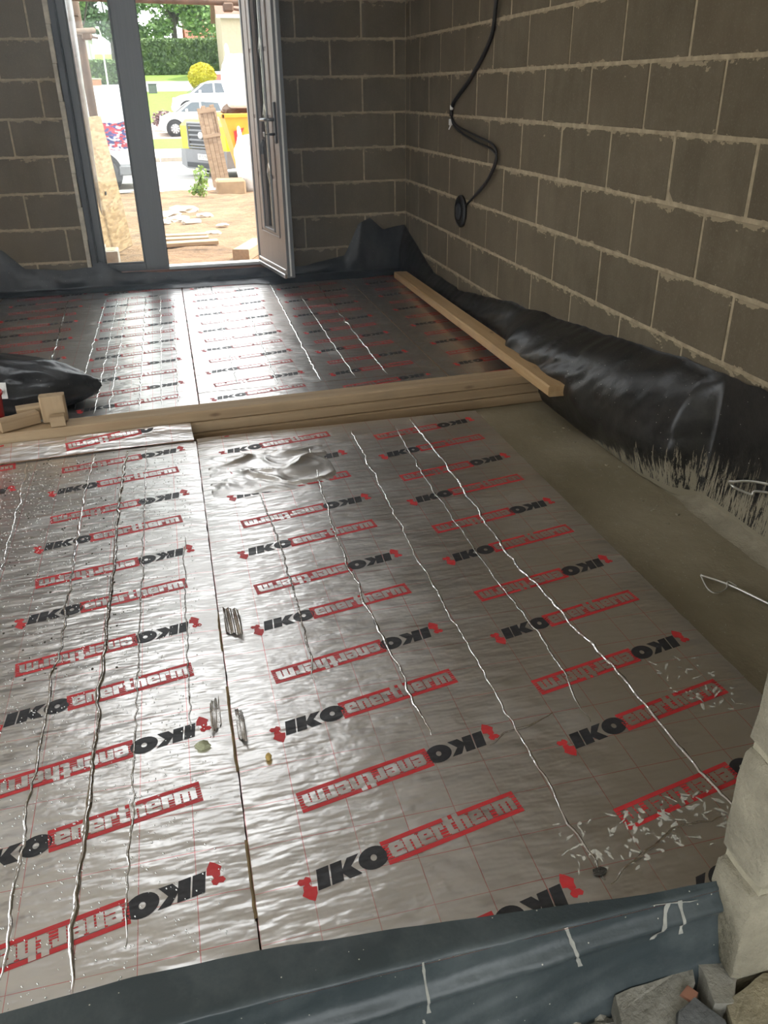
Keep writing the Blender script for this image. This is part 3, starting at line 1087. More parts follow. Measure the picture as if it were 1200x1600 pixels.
# front sheet hanging over the near edge of the boards
YFE = [(-1.9, .86), (-.4, .883), (-.2, .892), (0, .887), (.246, .866), (.534, .836), (.66, .820), (.795, .812)]
def drape(s, t):
    x = -1.85 + s * (0.797 + 1.85)
    yf = interp(YFE, x) + 0.002 * nz(x * 12, 1)
    if t < 0.16:
        k = t / 0.16
        y = yf + (0.806 - yf) * k
        z = 0.0045 + 0.006 * math.sin(k * 3.1) * max(0, nz(x * 3, 5)) + 0.002
        if x > 0.55:
            z += 0.006 * (1 - k) * (x - 0.55) / 0.25
    else:
        k = (t - 0.16) / 0.84
        fold = 0.45 - 0.30 * (x + 0.2)             # slanting double fold
        y = 0.802 - 0.035 * k - 0.016 * math.exp(-((k - fold) / 0.07) ** 2) - 0.022 * max(0, k - fold)
        y += 0.008 * nz(x * 4, k * 1.5) * k + 0.004 * nz(x * 11 + k * 5, k * 4, 3)
        z = 0.006 - 0.205 * k + 0.006 * nz(x * 6, 7) * k
        if z < -0.195:
            z = -0.195
    return (x, y, z)
vs, fs = grid(340, 50, drape)
drape_o = tag(obj('damp_proof_membrane', vs, fs, M_DRAPE, None, True), 'dusty dark sheet hanging over the near edge of the foil boards', 'plastic sheet')

# dried cement runs on the hanging sheet
M_DRIP = mat('dried_cement_run', (0.42, 0.42, 0.38), 0.9, scale=60, var=0.25)
def on_sheet(x, k):
    p = drape((x + 1.85) / (0.797 + 1.85), 0.16 + 0.84 * k)
    return Vector(p) + Vector((0, -0.0015, 0))
for (xa, ka, xb, kb, w) in ((0.50, 0.02, 0.525, 0.42, 0.004), (0.690, 0.02, 0.660, 0.34, 0.006), (0.712, 0.02, 0.716, 0.36, 0.004), (0.660, 0.0, 0.74, 0.06, 0.008), (0.25, 0.0, 0.255, 0.5, 0.003), (0.245, .55, .25, .7, .003)):
    vs, fs = [], []
    for i in range(13):
        t = i / 12
        x, k = xa + (xb - xa) * t, ka + (kb - ka) * t
        ww = w * (0.5 + 0.9 * abs(nz(i * 0.7, xa * 9))) * (1.0 if t < 0.85 else 1.5)
        vs += [on_sheet(x - ww, k), on_sheet(x + ww, k)]
    fs = [(2 * i, 2 * i + 1, 2 * i + 3, 2 * i + 2) for i in range(12)]
    obj('cement_run', vs, fs, M_DRIP, drape_o, True)

# ------------------------------------------------------------------ cable, wires
def smooth_path(pts, n=8):
    P = [Vector(p) for p in pts]
    out = []
    for i in range(len(P) - 1):
        p0, p1, p2, p3 = P[max(i - 1, 0)], P[i], P[i + 1], P[min(i + 2, len(P) - 1)]
        for k in range(n):
            t = k / n
            out.append(0.5 * ((2 * p1) + (-p0 + p2) * t + (2 * p0 - 5 * p1 + 4 * p2 - p3) * t * t + (-p0 + 3 * p1 - 3 * p2 + p3) * t ** 3))
    out.append(P[-1])
    return out
CX = XW - 0.012
cab = empty('wall_cable', (CX, 5.15, 1.1))
tag(cab, 'black electric cable hanging loose on the right blockwork wall', 'cable')
cp = [(CX - 0.01, 4.40, 2.44), (CX - 0.01, 4.43, 2.0), (CX - 0.01, 4.483, 1.632), (CX, 4.567, 1.471), (CX, 4.839, 1.301), (CX, 5.137, 1.172), (CX, 5.18, 1.10)]
lo = [(CX, 5.18, 1.10), (CX, 5.089, 1.037), (CX - .005, 4.751, 0.985), (CX - .01, 4.45, 0.955), (CX - .01, 4.378, 0.905), (CX - .005, 4.523, 0.787), (CX, 4.769, 0.675), (CX, 4.87, 0.63)]
lo2 = [(CX, 5.18, 1.10), (CX, 5.07, 1.050), (CX - .005, 4.73, 1.012), (CX - .01, 4.44, 0.980), (CX - .01, 4.385, 0.92), (CX - .005, 4.515, 0.80), (CX, 4.72, 0.700)]
for nm, path, r in (('cable_upper', cp, 0.011), ('cable_strand', lo, 0.0065), ('cable_strand', lo2, 0.0065)):
    b = MB()
    b.tube([p - cab.location for p in smooth_path(path)], r, 8)
    b.build(nm, M_CABLE, cab, True)
for (y, z, r) in ((5.17, 1.145, 0.014), (5.185, 1.065, 0.018)):
    b = MB()
    b.box((-0.012, y - 5.15 - r, z - 1.1 - r), (0.006, y - 5.15 + r * 0.4, z - 1.1 + r), bevel=0.004)
    b.tube([(0, y - 5.15, z - 1.1 - r), (-0.004, y - 5.15 + 0.02, z - 1.1 - 2.2 * r)], 0.004, 6)
    b.build('cable_clip', M_WHITEP, cab)
gr = empty('wall_grommet', (XW - 0.001, 4.965, 0.585))
tag(gr, 'round black cap over a hole in the right wall below the cable', 'wall cap')
MX = Matrix.Rotation(-math.pi / 2, 4, 'Y')
b = MB()
b.lathe([(0.092, 0.0), (0.092, 0.012), (0.085, 0.02), (0.06, 0.024), (0.055, 0.018), (0.01, 0.016)], 26, MX)
b.build('cap_rim', M_CABLE, gr, True)
b = MB()
b.lathe([(0.05, 0.0165), (0.047, 0.028), (0.01, 0.032)], 22, MX)
b.build('cap_plug', M_DARK, gr, True)

tie = empty('wall_tie', (1.70, 2.0, 0.13))
tag(tie, 'bent galvanised wire wall tie sticking out over the black sheet at the right edge', 'wall tie')
b = MB()
b.tube([p - tie.location for p in smooth_path([(1.70, 1.70, .215), (1.655, 1.93, .165), (1.64, 2.02, .128), (1.645, 2.045, .116), (1.655, 2.03, .102), (1.66, 1.955, .112), (1.668, 1.93, .132), (1.705, 1.72, .19)])], 0.004, 8)
b.build('wire_loop', M_STEEL, tie, True)
wi = empty('bent_wire', (1.44, 1.80, SLAB))
tag(wi, 'pale bent wire lying on the bare concrete strip', 'wire')
b = MB()
b.tube([p - wi.location for p in smooth_path([(1.408, 1.795, SLAB + .012), (1.46, 1.72, SLAB + .012), (1.52, 1.58, SLAB + .010), (1.60, 1.40, SLAB + .01)])], 0.0042, 8)
b.build('wire_rod', M_STEEL, wi, True)
b = MB()
b.tube([p - wi.location for p in smooth_path([(1.408, 1.795, SLAB + .012), (1.392, 1.735, SLAB + .006), (1.40, 1.705, SLAB + .006), (1.44, 1.715, SLAB + .008), (1.458, 1.735, SLAB + .018), (1.474, 1.715, SLAB + .012)])], 0.0022, 6)
b.build('wire_hook', M_STEEL, wi, True)

# ------------------------------------------------------------------ rubble in front of the step
GZ = -0.20
struct(obj('ground_side', [(-20, -8, GZ - .03), (XL - .1, -8, GZ - .03), (XL - .1, 6.3, GZ - .03), (-20, 6.3, GZ - .03)], [(0, 1, 2, 3)], mat('bounce_ground', (0.62, 0.59, 0.53), 0.9, var=0.1)))  # unseen pale ground, added to bounce daylight in through the left opening
vs, fs = grid(140, 60, lambda s, t: (-2.6 + s * 6.2, -4.0 + t * 4.84, GZ + 0.012 * nz(s * 40, t * 30) - 0.012))
struct(obj('ground_rubble', vs, fs, mat('rubble_ground', (0.25, 0.235, 0.19), 0.95, scale=30, var=0.4, bump=1.0, bscale=80, bdist=0.02), None, True))

def slab_stone(name, poly, z0, h, tilt, label, m, cat='stone'):
    cx = sum(p[0] for p in poly) / len(poly)
    cy = sum(p[1] for p in poly) / len(poly)
    bm = bmesh.new()
    vb = [bm.verts.new((x - cx, y - cy, 0)) for x, y in poly]
    f = bm.faces.new(vb)
    r = bmesh.ops.extrude_face_region(bm, geom=[f])
    for e in r['geom']:
        if isinstance(e, bmesh.types.BMVert):
            e.co.z += h
            e.co.x *= 0.97
            e.co.y *= 0.97
    bmesh.ops.subdivide_edges(bm, edges=bm.edges[:], cuts=4, use_grid_fill=True)
    for v in bm.verts:
        v.co += noise.noise_vector(v.co * 22 + Vector((cx * 9, cy * 7, 0))) * 0.004
    bmesh.ops.recalc_face_normals(bm, faces=bm.faces[:])
    me = bpy.data.meshes.new(name)
    bm.to_mesh(me)
    bm.free()
    me.materials.append(m)
    o = bpy.data.objects.new(name, me)
    link(o)
    o.location = (cx, cy, z0)
    o.rotation_euler = tilt
    tag(o, label, cat)
    return o
slab_stone('stone_slab', [(0.585, 0.765), (0.745, 0.775), (0.735, 0.745), (0.672, 0.690), (0.60, 0.690), (0.575, 0.72)], GZ + 0.012, 0.035, (0.14, -0.02, 0), 'broad pale stone slab lying below the hanging sheet', M_RUBBLE)
slab_stone('stone_slab', [(0.745, 0.80), (0.80, 0.80), (0.815, 0.745), (0.77, 0.695), (0.735, 0.70), (0.745, 0.75)], GZ + 0.008, 0.05, (0.05, 0.08, 0), 'rounded pale stone against the foot of the jamb', M_RUBBLE)
slab_stone('stone_slab', [(0.672, 0.712), (0.712, 0.728), (0.745, 0.680), (0.735, 0.63), (0.66, 0.64), (0.655, 0.68)], GZ + 0.02, 0.03, (0.18, 0.1, 0), 'dark slate piece in front of the broad pale slab', M_RUBBLE2)
slab_stone('stone_slab', [(0.765, 0.700), (0.86, 0.725), (0.96, 0.70), (0.95, 0.60), (0.82, 0.58), (0.75, 0.64)], GZ + 0.0, 0.06, (0.0, -0.1, 0), 'brown lump of masonry at the bottom right corner', mat('masonry_lump', (0.32, 0.28, 0.19), 0.95, scale=12, var=0.35, bump=0.9))
slab_stone('stone_slab', [(0.695, 0.735), (0.715, 0.742), (0.722, 0.722), (0.704, 0.715)], GZ + 0.03, 0.025, (0.1, 0.0, 0.2), 'small reddish brick chip between the slabs', mat('brick_chip', (0.36, 0.17, 0.11), 0.9))
GR = 'small rubble stones below the hanging sheet'
n_st = 0
for k in range(400):
    x, y = random.uniform(0.36, 0.62), random.uniform(0.66, 0.775)
    if y > 0.70 + 0.18 * (x - 0.30) + 0.02 or (x > 0.565 and y > 0.66):
        continue
    s = random.uniform(0.006, 0.017)
    tag(pebble('rubble_stone', (x, y, GZ + s * 0.3), (s * random.uniform(.8, 1.4), s, s * 0.7), M_RUBBLE, k, sub=1),
        'small broken stone in the loose rubble below the hanging sheet', 'stone', GR)
    n_st += 1
    if n_st > 85:
        break

# ------------------------------------------------------------------ door set: frame with side window, open door
YFR = 6.345                        # room face of the frame
ZS = 0.095                         # threshold level
fr = empty('door_1', (0, YFR, ZS))
struct(fr)
fr['label'] = 'anthracite door frame with a tall glazed side window'
def bar(name, x0, x1, z0, z1, y0=YFR, y1=YFR + 0.07, m=M_FRAME, bev=0.004):
    b = MB()
    b.box((x0, y0 - YFR, z0 - ZS), (x1, y1 - YFR, z1 - ZS), bevel=bev)
    return b.build(name, m, fr)
bar('frame_jamb', -0.522, -0.474, ZS, 2.2)
bar('frame_mullion', -0.197, -0.040, ZS, 2.2)
bar('frame_jamb', 0.625, 0.695, ZS, 2.2)
bar('frame_head', -0.522, 0.695, 2.13, 2.2)
bar('frame_rail', -0.474, -0.197, ZS, ZS + 0.05)
bar('glazing_bead', -0.474, -0.464, ZS + 0.05, 2.13, YFR + 0.01, YFR + 0.03)
bar('glazing_bead', -0.209, -0.197, ZS + 0.05, 2.13, YFR + 0.01, YFR + 0.03)
bar('glazing_bead', -0.464, -0.209, ZS + 0.05, ZS + 0.062, YFR + 0.01, YFR + 0.03)
bar('mullion_seal', -0.0405, -0.034, ZS, 2.13, YFR + 0.015, YFR + 0.03, M_DARK, 0.001)
bar('threshold', -0.04, 0.625, ZS - 0.005, ZS + 0.018, YFR - 0.005, YFR + 0.09, M_ALU)
bar('glass_pane', -0.47, -0.205, ZS + 0.045, 2.135, YFR + 0.032, YFR + 0.050, M_GLASS, 0.0)
# dark packing and cavity strip between the block edge and the frame
b = MB()
b.box((-0.562, 6.262 - YFR, -0.05), (-0.523, 0.09, 2.13), bevel=0.004)
b.build('packing_strip', M_DPM2, fr)
b = MB()
for k in range(10):
    z = 0.03 + k * 0.215
    b.box((-0.590, 6.234 - YFR, z), (-0.562 + 0.004 * math.sin(k * 2.1), 6.262 - YFR, z + 0.2145), bevel=0.003)
b.build('reveal_bead', mat('reveal_mortar_bead', (0.55, 0.50, 0.40), 0.9, scale=20, var=0.3), fr)

HX, HY = 0.633, 6.335
FX, FY = 0.745, 5.715
dl = Vector((FX - HX, FY - HY, 0))
DW = dl.length
leaf = empty('open_door', (HX, HY, ZS - 0.012), (0, 0, math.atan2(dl.y, dl.x)))
tag(leaf, 'open brown grained front door with a narrow glazed strip and lever handle', 'door')
# leaf frame: x along the leaf from the hinge, y: the side seen is -y (faces left), z up
T = 0.052
DH = 2.08
YS = -0.0
ap0, ap1, az0, az1 = 0.335 * DW, 0.665 * DW, 0.31, 1.93
def lb_(name, pieces, m, bev=0.0, smooth=False):
    b = MB()
    for lo, hi in pieces:
        b.box(lo, hi, bevel=bev)
    return b.build(name, m, leaf, smooth)
lb_('leaf_panel', [((0, 0, 0.02), (ap0, T, DH)), ((ap1, 0, 0.02), (DW - 0.004, T, DH)), ((ap0, 0, 0.02), (ap1, T, az0)), ((ap0, 0, az1), (ap1, T, DH))], M_DOOR)
lb_('leaf_edge', [((DW - 0.004, 0.0, 0.02), (DW, T + 0.001, DH))], M_FRAME)
lb_('edge_seal', [((DW, 0.018, 0.03), (DW + 0.0025, 0.030, DH))], M_WHITEP)
# the side facing left is at y = T or y = 0 depending on the swing: +y after rotation points right
FS = 0.0
def face_piece(name, x0, x1, z0, z1, m, d0, d1, bev=0.0015):
    b = MB()
    b.box((x0, -d1, z0), (x1, -d0, z1), bevel=bev)
    return b.build(name, m, leaf)
px0, px1, pz0, pz1 = 0.175 * DW, 0.825 * DW, 0.27, 1.97
for (xa, xb, za, zb) in ((px0 - .006, px0 + .006, pz0, pz1), (px1 - .006, px1 + .006, pz0, pz1), (px0, px1, pz0 - .006, pz0 + .006), (px0, px1, pz1 - .006, pz1 + .006)):
    face_piece('panel_moulding', xa, xb, za, zb, M_DOOR, 0, 0.007, 0.004)
for s in (0, 1):
    xa = px0 + 0.012 if not s else ap1 + 0.022
    xb = ap0 - 0.022 if not s else px1 - 0.012
    for za, zb in ((pz0 + .02, 0.64), (0.66, 1.0), (1.02, 1.385), (1.405, pz1 - .02)):
        face_piece('raised_panel', xa, xb, za, zb, M_DOOR, 0, 0.005, 0.003)
for (xa, xb, za, zb) in ((ap0 - .018, ap0, az0 - .018, az1 + .018), (ap1, ap1 + .018, az0 - .018, az1 + .018), (ap0, ap1, az0 - .018, az0), (ap0, ap1, az1, az1 + .018)):
    face_piece('glazing_frame', xa, xb, za, zb, M_FRAME, 0, 0.012, 0.004)
lb_('glass_pane', [((ap0, 0.018, az0), (ap1, 0.034, az1))], M_GLASS)
b = MB()
xm = (ap0 + ap1) / 2
b.box((xm - .003, 0.012, az0), (xm + .003, 0.018, az1))
for zc in (0.66, 1.02, 1.40):
    for k in range(4):
        a0, a1 = k * math.pi / 2, (k + 1) * math.pi / 2
        b.tube([(xm + .04 * math.cos(a0), 0.014, zc + .07 * math.sin(a0)), (xm + .04 * math.cos(a1), 0.014, zc + .07 * math.sin(a1))], 0.003, 5)
b.build('leadwork', M_STEEL, leaf)
face_piece('weather_bar', 0.0, DW - 0.01, 0.015, 0.045, M_ALU, 0, 0.018, 0.004)
face_piece('kick_strip', 0.0, DW - 0.01, 0.060, 0.075, M_ALU, 0, 0.010, 0.003)
hxx = DW - 0.045
M_GUN = mat('gunmetal', (0.16, 0.17, 0.18), 0.35, 0.7, var=0.1)
face_piece('handle_plate', hxx - 0.018, hxx + 0.018, 0.86, 1.10, M_DARK, 0, 0.012, 0.004)
b = MB()
b.tube([(hxx, -0.01, 1.0), (hxx, -0.055, 1.0), (hxx - 0.02, -0.062, 1.0), (hxx - 0.12, -0.062, 0.997)], 0.0105, 8)
b.build('lever', M_GUN, leaf, True)
b = MB()
b.tube([(hxx, -0.01, 0.915), (hxx, -0.05, 0.915)], 0.008, 8)
b.build('lock_barrel', M_DARK, leaf, True)
ky = b = MB()
b.box((hxx - .02, -0.085, 0.903), (hxx + .02, -0.080, 0.93), bevel=0.002)
b.tube([(hxx, -0.05, 0.915), (hxx, -0.085, 0.915)], 0.003, 6)
b.tube([(hxx - 0.03, -0.084, 0.88), (hxx - 0.055, -0.084, 0.85), (hxx - 0.06, -0.084, 0.80)], [0.008, 0.016, 0.012], 8)
b.build('key_bunch', M_GUN, leaf)
for zc in (0.25, 1.05, 1.85):
    b = MB()
    b.tube([(0.002, T * 0.5, zc - 0.05), (0.002, T * 0.5, zc + 0.05)], 0.011, 10)
    b.build('hinge', M_FRAME, leaf, True)

# ------------------------------------------------------------------ outside: ground strips
PROF = [(6.3, -.08), (9, -.12), (14, -.27), (18, -.42), (21, -.48), (30, -.55), (42, -.6), (50, .229), (66, 1.178), (74, 1.874), (80, 2.398), (120, 5.0), (200, 8.0)]
def gz(y):
    return interp(PROF, y)
def strip(name, y0, y1, x0, x1, m, rough=0.0, dz=0.0, seed=0, nx=40, slope=0.0):
    n = max(4, int((y1 - y0) / (0.25 if y1 < 20 else 1.5)))
    def fn(s, t):
        x = x0 + s * (x1 - x0)
        y = y0 + t * (y1 - y0) + slope * x
        return (x, y, gz(y) + dz + rough * (nz(x * 2.1 + seed, y * 2.1) + 0.5 * nz(x * 7, y * 7, seed)))
    vs, fs = grid(nx, n, fn)
    return struct(obj(name, vs, fs, m, None, True))
M_SOIL = mat('sandy_soil', (0.26, 0.168, 0.095), 0.97, scale=3.5, var=0.45, bump=0.9, bscale=14, bdist=0.05)
M_GRASS = mat('grass', (0.17, 0.27, 0.04), 0.95, scale=4, var=0.25, bump=0.6, bscale=60, bdist=0.05)
M_ROAD = mat('asphalt', (0.36, 0.355, 0.34), 0.9, scale=4, var=0.12)
M_PAVE = mat('pavement', (0.46, 0.44, 0.41), 0.9, scale=4, var=0.12)
strip('ground_soil', 6.40, 16.4, -6, 8, M_SOIL, 0.035, seed=2, nx=90)
strip('ground_pavement', 16.2, 19.0, -14, 16, M_PAVE, 0.0, 0.005)
strip('ground_road', 18.9, 25.8, -30, 34, M_ROAD)
b = MB()
for k in range(28):
    b.box((-14 + k * 1.0, 25.7, gz(25.7) - 0.1), (-13.02 + k * 1.0, 25.95, gz(25.9) + 0.12), bevel=0.02)
struct(b.build('trim_1', mat('kerb_stone', (0.42, 0.36, 0.30), 0.9, scale=6)))
strip('ground_footway', 25.9, 31.2, -30, 34, M_PAVE, 0, 0.06)
strip('ground_verge', 31.0, 39.0, -30, 34, M_GRASS, 0.02, 0.05)
strip('ground_drive', 38.8, 46.0, -30, 34, mat('drive_brick', (0.55, 0.45, 0.38), 0.9, scale=5), 0.0, 0.02)
strip('ground_lawn', 45.8, 66.2, -30, 40, M_GRASS, 0.03, 0.02)
strip('ground_far_road', 66.0, 74.2, -60, 60, M_ROAD, 0.0, 0.02)
strip('ground_far_verge', 74.0, 80.2, -60, 60, M_GRASS, 0.02, 0.02)
strip('ground_far', 80.0, 200.0, -120, 120, M_GRASS, 0.1, 0.0)

# spoil heap at the right of the yard and a few stones, boards
def heapfn(s, t):
    x, y = 0.72 + s * 2.6, 9.6 + t * 5.2
    e = max(0, math.sin(math.pi * t)) ** 0.6 * min(1, s * 3.2) ** 1.2
    return (x, y, gz(y) - 0.03 + e * (0.16 + 0.05 * nz(x * 2.5, y * 2.5)) + 0.03 * nz(x * 7, y * 7))
vs, fs = grid(44, 70, heapfn)
tag(obj('spoil_heap', vs, fs, M_SOIL, None, True), 'low heap of sandy soil outside, right of the path to the door', 'soil heap')
M_PALE = mat('pale_board', (0.45, 0.35, 0.23), 0.9, scale=6, var=0.2, stretch=(1, 8, 8))
GP = 'pale boards pressed into the soil outside'
for k, (x, y, L, w, r) in enumerate(((0.14, 8.62, 0.62, 0.13, 0.05), (0.10, 8.90, 0.55, 0.12, 0.0), (0.12, 9.18, 0.50, 0.10, -0.04))):
    o = plank('path_board', L, w, 0.04, M_PALE, ('nearest', 'middle', 'farthest')[k] + ' of three pale boards pressed into the soil outside the door', GP, 'board')
    o.location = (x, y, gz(y) + 0.03)
    o.rotation_euler = (0, 0, r)
o = plank('timber_offcut', 0.62, 0.15, 0.10, M_PALE, 'thick pale timber block on the soil just outside the open door', None, 'offcut')
o.location = (0.70, 7.86, gz(7.8) + 0.055)
o.rotation_euler = (0, 0, math.radians(68))
M_PSTONE = mat('pale_stone', (0.52, 0.47, 0.39), 0.95, scale=10, var=0.2)
GS = 'pale stones on the soil outside'
for k, (x, y, r) in enumerate(((0.28, 10.6, .10), (0.45, 11.3, .09), (0.02, 11.6, .13), (0.22, 12.2, .16), (0.60, 10.1, .06), (-0.1, 10.7, .10), (0.12, 11.0, .12), (0.45, 9.4, .07))):
    tag(pebble('pale_stone', (x, y, gz(y) + 0.02), (r * 1.3, r, r * 0.35), M_PSTONE, k * 3),
        ['flat pale stone left of the soil heap', 'pale stone lump beside the soil heap', 'broad white stone near the middle of the yard', 'largest white stone in the yard',
         'small pale stone at the near foot of the soil heap', 'pale stone seen just right of the window post', 'white stone patch in the yard centre', 'pale stone behind the boards'][k], 'stone', GS)
b = MB()
b.box((0.86, 15.05, gz(15) - 0.05), (1.35, 15.5, gz(15) + 0.21), bevel=0.03)
tag(b.build('kerb_block', mat('tan_stone', (0.36, 0.25, 0.15), 0.95, scale=5, var=0.3)), 'squared tan stone block at the far end of the soil heap', 'stone')

def leaves(name, ells, n, size, m, parent=None, seed=1, shell=0.55):
    rg = random.Random(seed)
    vs, fs = [], []
    for k in range(n):
        c, r = ells[rg.randrange(len(ells))]
        while True:
            d = Vector((rg.uniform(-1, 1), rg.uniform(-1, 1), rg.uniform(-1, 1)))
            if 0.05 < d.length < 1:
                break
        d = d.normalized() * (shell + (1 - shell) * rg.random())
        p = Vector(c) + Vector((d.x * r[0], d.y * r[1], d.z * r[2]))
        a = Vector((rg.uniform(-1, 1), rg.uniform(-1, 1), rg.uniform(-.6, .6))).normalized()
        q = a.cross(Vector((rg.uniform(-1, 1), rg.uniform(-1, 1), rg.uniform(-1, 1)))).normalized()
        s = size * rg.uniform(0.6, 1.4)
        b0 = len(vs)
        vs += [p - a * s, p + q * s * 0.55, p + a * s, p - q * s * 0.55]
        fs.append((b0, b0 + 1, b0 + 2, b0 + 3))
    return obj(name, vs, fs, m, parent)

def leaf_mat(name, a, b):
    m, t = base_mat(name, 0.6)
    v = t.obj()
    c = t.mix(t.ramp(t.noise(v, 1.3, 4), 0.35, 0.65), a, b)
    t.l(c, t.bsdf.inputs['Base Color'])
    try:
        t.bsdf.inputs['Subsurface Weight'].default_value = 0.0
        t.bsdf.inputs['Transmission Weight'].default_value = 0.0
    except Exception:
        pass
    return m
M_LEAF = leaf_mat('leaf_green', (0.10, 0.20, 0.05), (0.24, 0.38, 0.12))
M_LEAF2 = leaf_mat('leaf_dark', (0.09, 0.17, 0.07), (0.20, 0.31, 0.14))
M_HEDGE = leaf_mat('hedge_leaf', (0.07, 0.13, 0.035), (0.15, 0.235, 0.07))
M_YEL = leaf_mat('golden_leaf', (0.42, 0.37, 0.015), (0.62, 0.55, 0.03))
M_BARK = mat('bark', (0.10, 0.085, 0.07), 0.95, scale=6, var=0.3)

# weed by the heap
wd = empty('weed_clump', (0.60, 14.6, gz(14.6)))
wd.scale = (0.62, 0.62, 0.85)
tag(wd, 'bright green weed growing at the end of the soil heap', 'weed')
b = MB()
rg = random.Random(5)
for k in range(9):
    x, y = rg.uniform(-.1, .1), rg.uniform(-.1, .1)
    b.tube([(x, y, 0), (x * 1.6, y, 0.25), (x * 2.6 + rg.uniform(-.05, .05), y, 0.5)], [0.012, 0.009, 0.004], 5)
b.build('stem', mat('weed_stem', (0.25, 0.36, 0.08), 0.8), wd)
leaves('foliage', [((0, 0, 0.30), (0.2, 0.2, 0.28)), ((-0.12, 0, 0.12), (0.25, 0.2, 0.12))], 260, 0.05, leaf_mat('weed_leaf', (0.14, 0.25, 0.04), (0.27, 0.38, 0.09)), wd, 4, 0.1)

# OSB sheet, concrete block, scaffold
def osb_mat():
    m, t = base_mat('osb', 0.8)
    v = t.n('ShaderNodeTexVoronoi')
    t.l(t.obj((1, 14, 55)), v.inputs['Vector'])
    v.inputs['Scale'].default_value = 1.0
    sp = t.n('ShaderNodeSeparateXYZ')
    t.l(v.outputs['Color'], sp.inputs[0])
    t.l(t.mix(sp.outputs[0], (0.25, 0.165, 0.08), (0.44, 0.32, 0.18)), t.bsdf.inputs['Base Color'])
    t.bump(sp.outputs[1], 0.3, 0.004)
    return m
osb = empty('osb_sheet', (-0.655, 8.25, gz(8.2) - .01), (0, 0, -math.radians(16.7)))
tag(osb, 'leaning oriented strand board sheet outside the side window', 'board')
b = MB()
vs = []
lean = Matrix(((1, 0, -0.105, 0), (0, 1, 0, 0), (0, 0, 1, 0), (0, 0, 0, 1)))
b.box((-0.018, -0.75, 0.0), (0.0, 0.70, 1.17), mat=Matrix.Translation((0.08, 0, 0.0)) @ lean, bevel=0.002)
b.build('strand_panel', osb_mat(), osb)
b = MB()
b.box((0.0045, 0.30, 0.515), (0.0085, 0.33, 0.545), mat=Matrix.Translation((0.024, 0, 0)))
b.build('knot_hole', M_DARK, osb)
cb = empty('concrete_block', (-0.53, 7.72, gz(7.7)))
tag(cb, 'grey concrete block on the ground at the foot of the strand board', 'block')
b = MB()
b.box((-0.14, -0.11, 0.0), (0.075, 0.11, 0.14), bevel=0.006)
b.box((-0.14, -0.11, 0.14), (-0.03, 0.11, 0.17), bevel=0.006)
b.build('block_body', mat('grey_block', (0.36, 0.34, 0.30), 0.95, scale=14, bump=0.5), cb)
b = MB()
b.box((-0.02, -0.08, 0.1402), (0.05, 0.08, 0.1420))
b.build('mortar_patch', M_MORTAR, cb)

M_GALV = mat('galvanised_tube', (0.45, 0.46, 0.46), 0.4, 0.7, scale=15, var=0.3)
M_RUST = mat('rusty_tube', (0.19, 0.125, 0.085), 0.75, 0.2, scale=9, var=0.4)
sc = empty('scaffold', (-0.6, 8.5, gz(8.5)))
tag(sc, 'scaffold of galvanised and rusty tubes outside the door', 'scaffold')
def sct(name, p, q, r, m):
    b = MB()
    P, Q = Vector(p) - sc.location, Vector(q) - sc.location
    b.tube([P, Q], r, 12)
    return b.build(name, m, sc, True)
sct('upright_tube', (-0.625, 8.35, -.12), (-0.560, 8.35, 3.4), 0.036, M_GALV)
sct('upright_tube', (-0.565, 9.35, -.13), (-0.625, 9.35, 3.4), 0.042, M_RUST)
sct('ledger_tube', (-1.4, 8.56, 1.985), (1.6, 8.56, 1.925), 0.03, M_RUST)
sct('diagonal_tube', (-0.72, 8.46, 1.70), (-0.46, 9.22, 1.76), 0.024, M_RUST)
for p in ((-0.615, 8.40, 1.70), (-0.62, 8.40, 1.84), (-0.53, 9.28, 1.72), (0.74, 8.56, 1.90)):
    b = MB()
    P = Vector(p) - sc.location
    b.box((P.x - .045, P.y - .05, P.z - .035), (P.x + .045, P.y + .05, P.z + .035), bevel=0.012)
    b.tube([(P.x + .03, P.y, P.z - 0.01), (P.x + .10, P.y - .01, P.z - .02)], 0.011, 6)
    b.build('coupler', M_RUST, sc)

# ------------------------------------------------------------------ vehicles
M_WPAINT = mat('white_paint', (0.86, 0.87, 0.88), 0.25, var=0.03)
M_YPAINT = mat('yellow_paint', (0.85, 0.68, 0.02), 0.3, var=0.05)
M_GPLAS = mat('grey_bumper_plastic', (0.20, 0.205, 0.215), 0.55, var=0.1)
M_TYRE = mat('tyre', (0.03, 0.03, 0.032), 0.8, var=0.2)
M_RIM = mat('wheel_rim', (0.72, 0.72, 0.72), 0.4, 0.1, var=0.1)
M_WIN = mat('dark_window', (0.10, 0.12, 0.14), 0.12, var=0.1)

def wheel(root, loc, r, w, axis='y'):
    R = Matrix.Translation(loc) @ (Matrix.Rotation(math.pi / 2, 4, 'X') if axis == 'y' else Matrix.Rotation(math.pi / 2, 4, 'Y'))
    b = MB()
    b.lathe([(r * .62, -w / 2), (r * .95, -w / 2), (r, -w * .3), (r, w * .3), (r * .95, w / 2), (r * .62, w / 2)], 28, R)
    t = b.build('wheel', M_TYRE, root, True)
    b = MB()
    b.lathe([(r * .60, -w * .505), (r * .62, -w * .4), (r * .62, w * .4), (r * .60, w * .505)], 24, R)
    b.build('wheel_rim', M_GPLAS, t, True)
    b = MB()
    for k in range(9):
        a = k * 2 * math.pi / 9
        b.box((r * .08, -r * .05, w * .51), (r * .58, r * .05, w * .56), mat=R @ Matrix.Rotation(a, 4, 'Z'))
        b.box((r * .08, -r * .05, -w * .56), (r * .58, r * .05, -w * .51), mat=R @ Matrix.Rotation(a, 4, 'Z'))
    b.build('wheel_spokes', M_RIM, t)
    return t

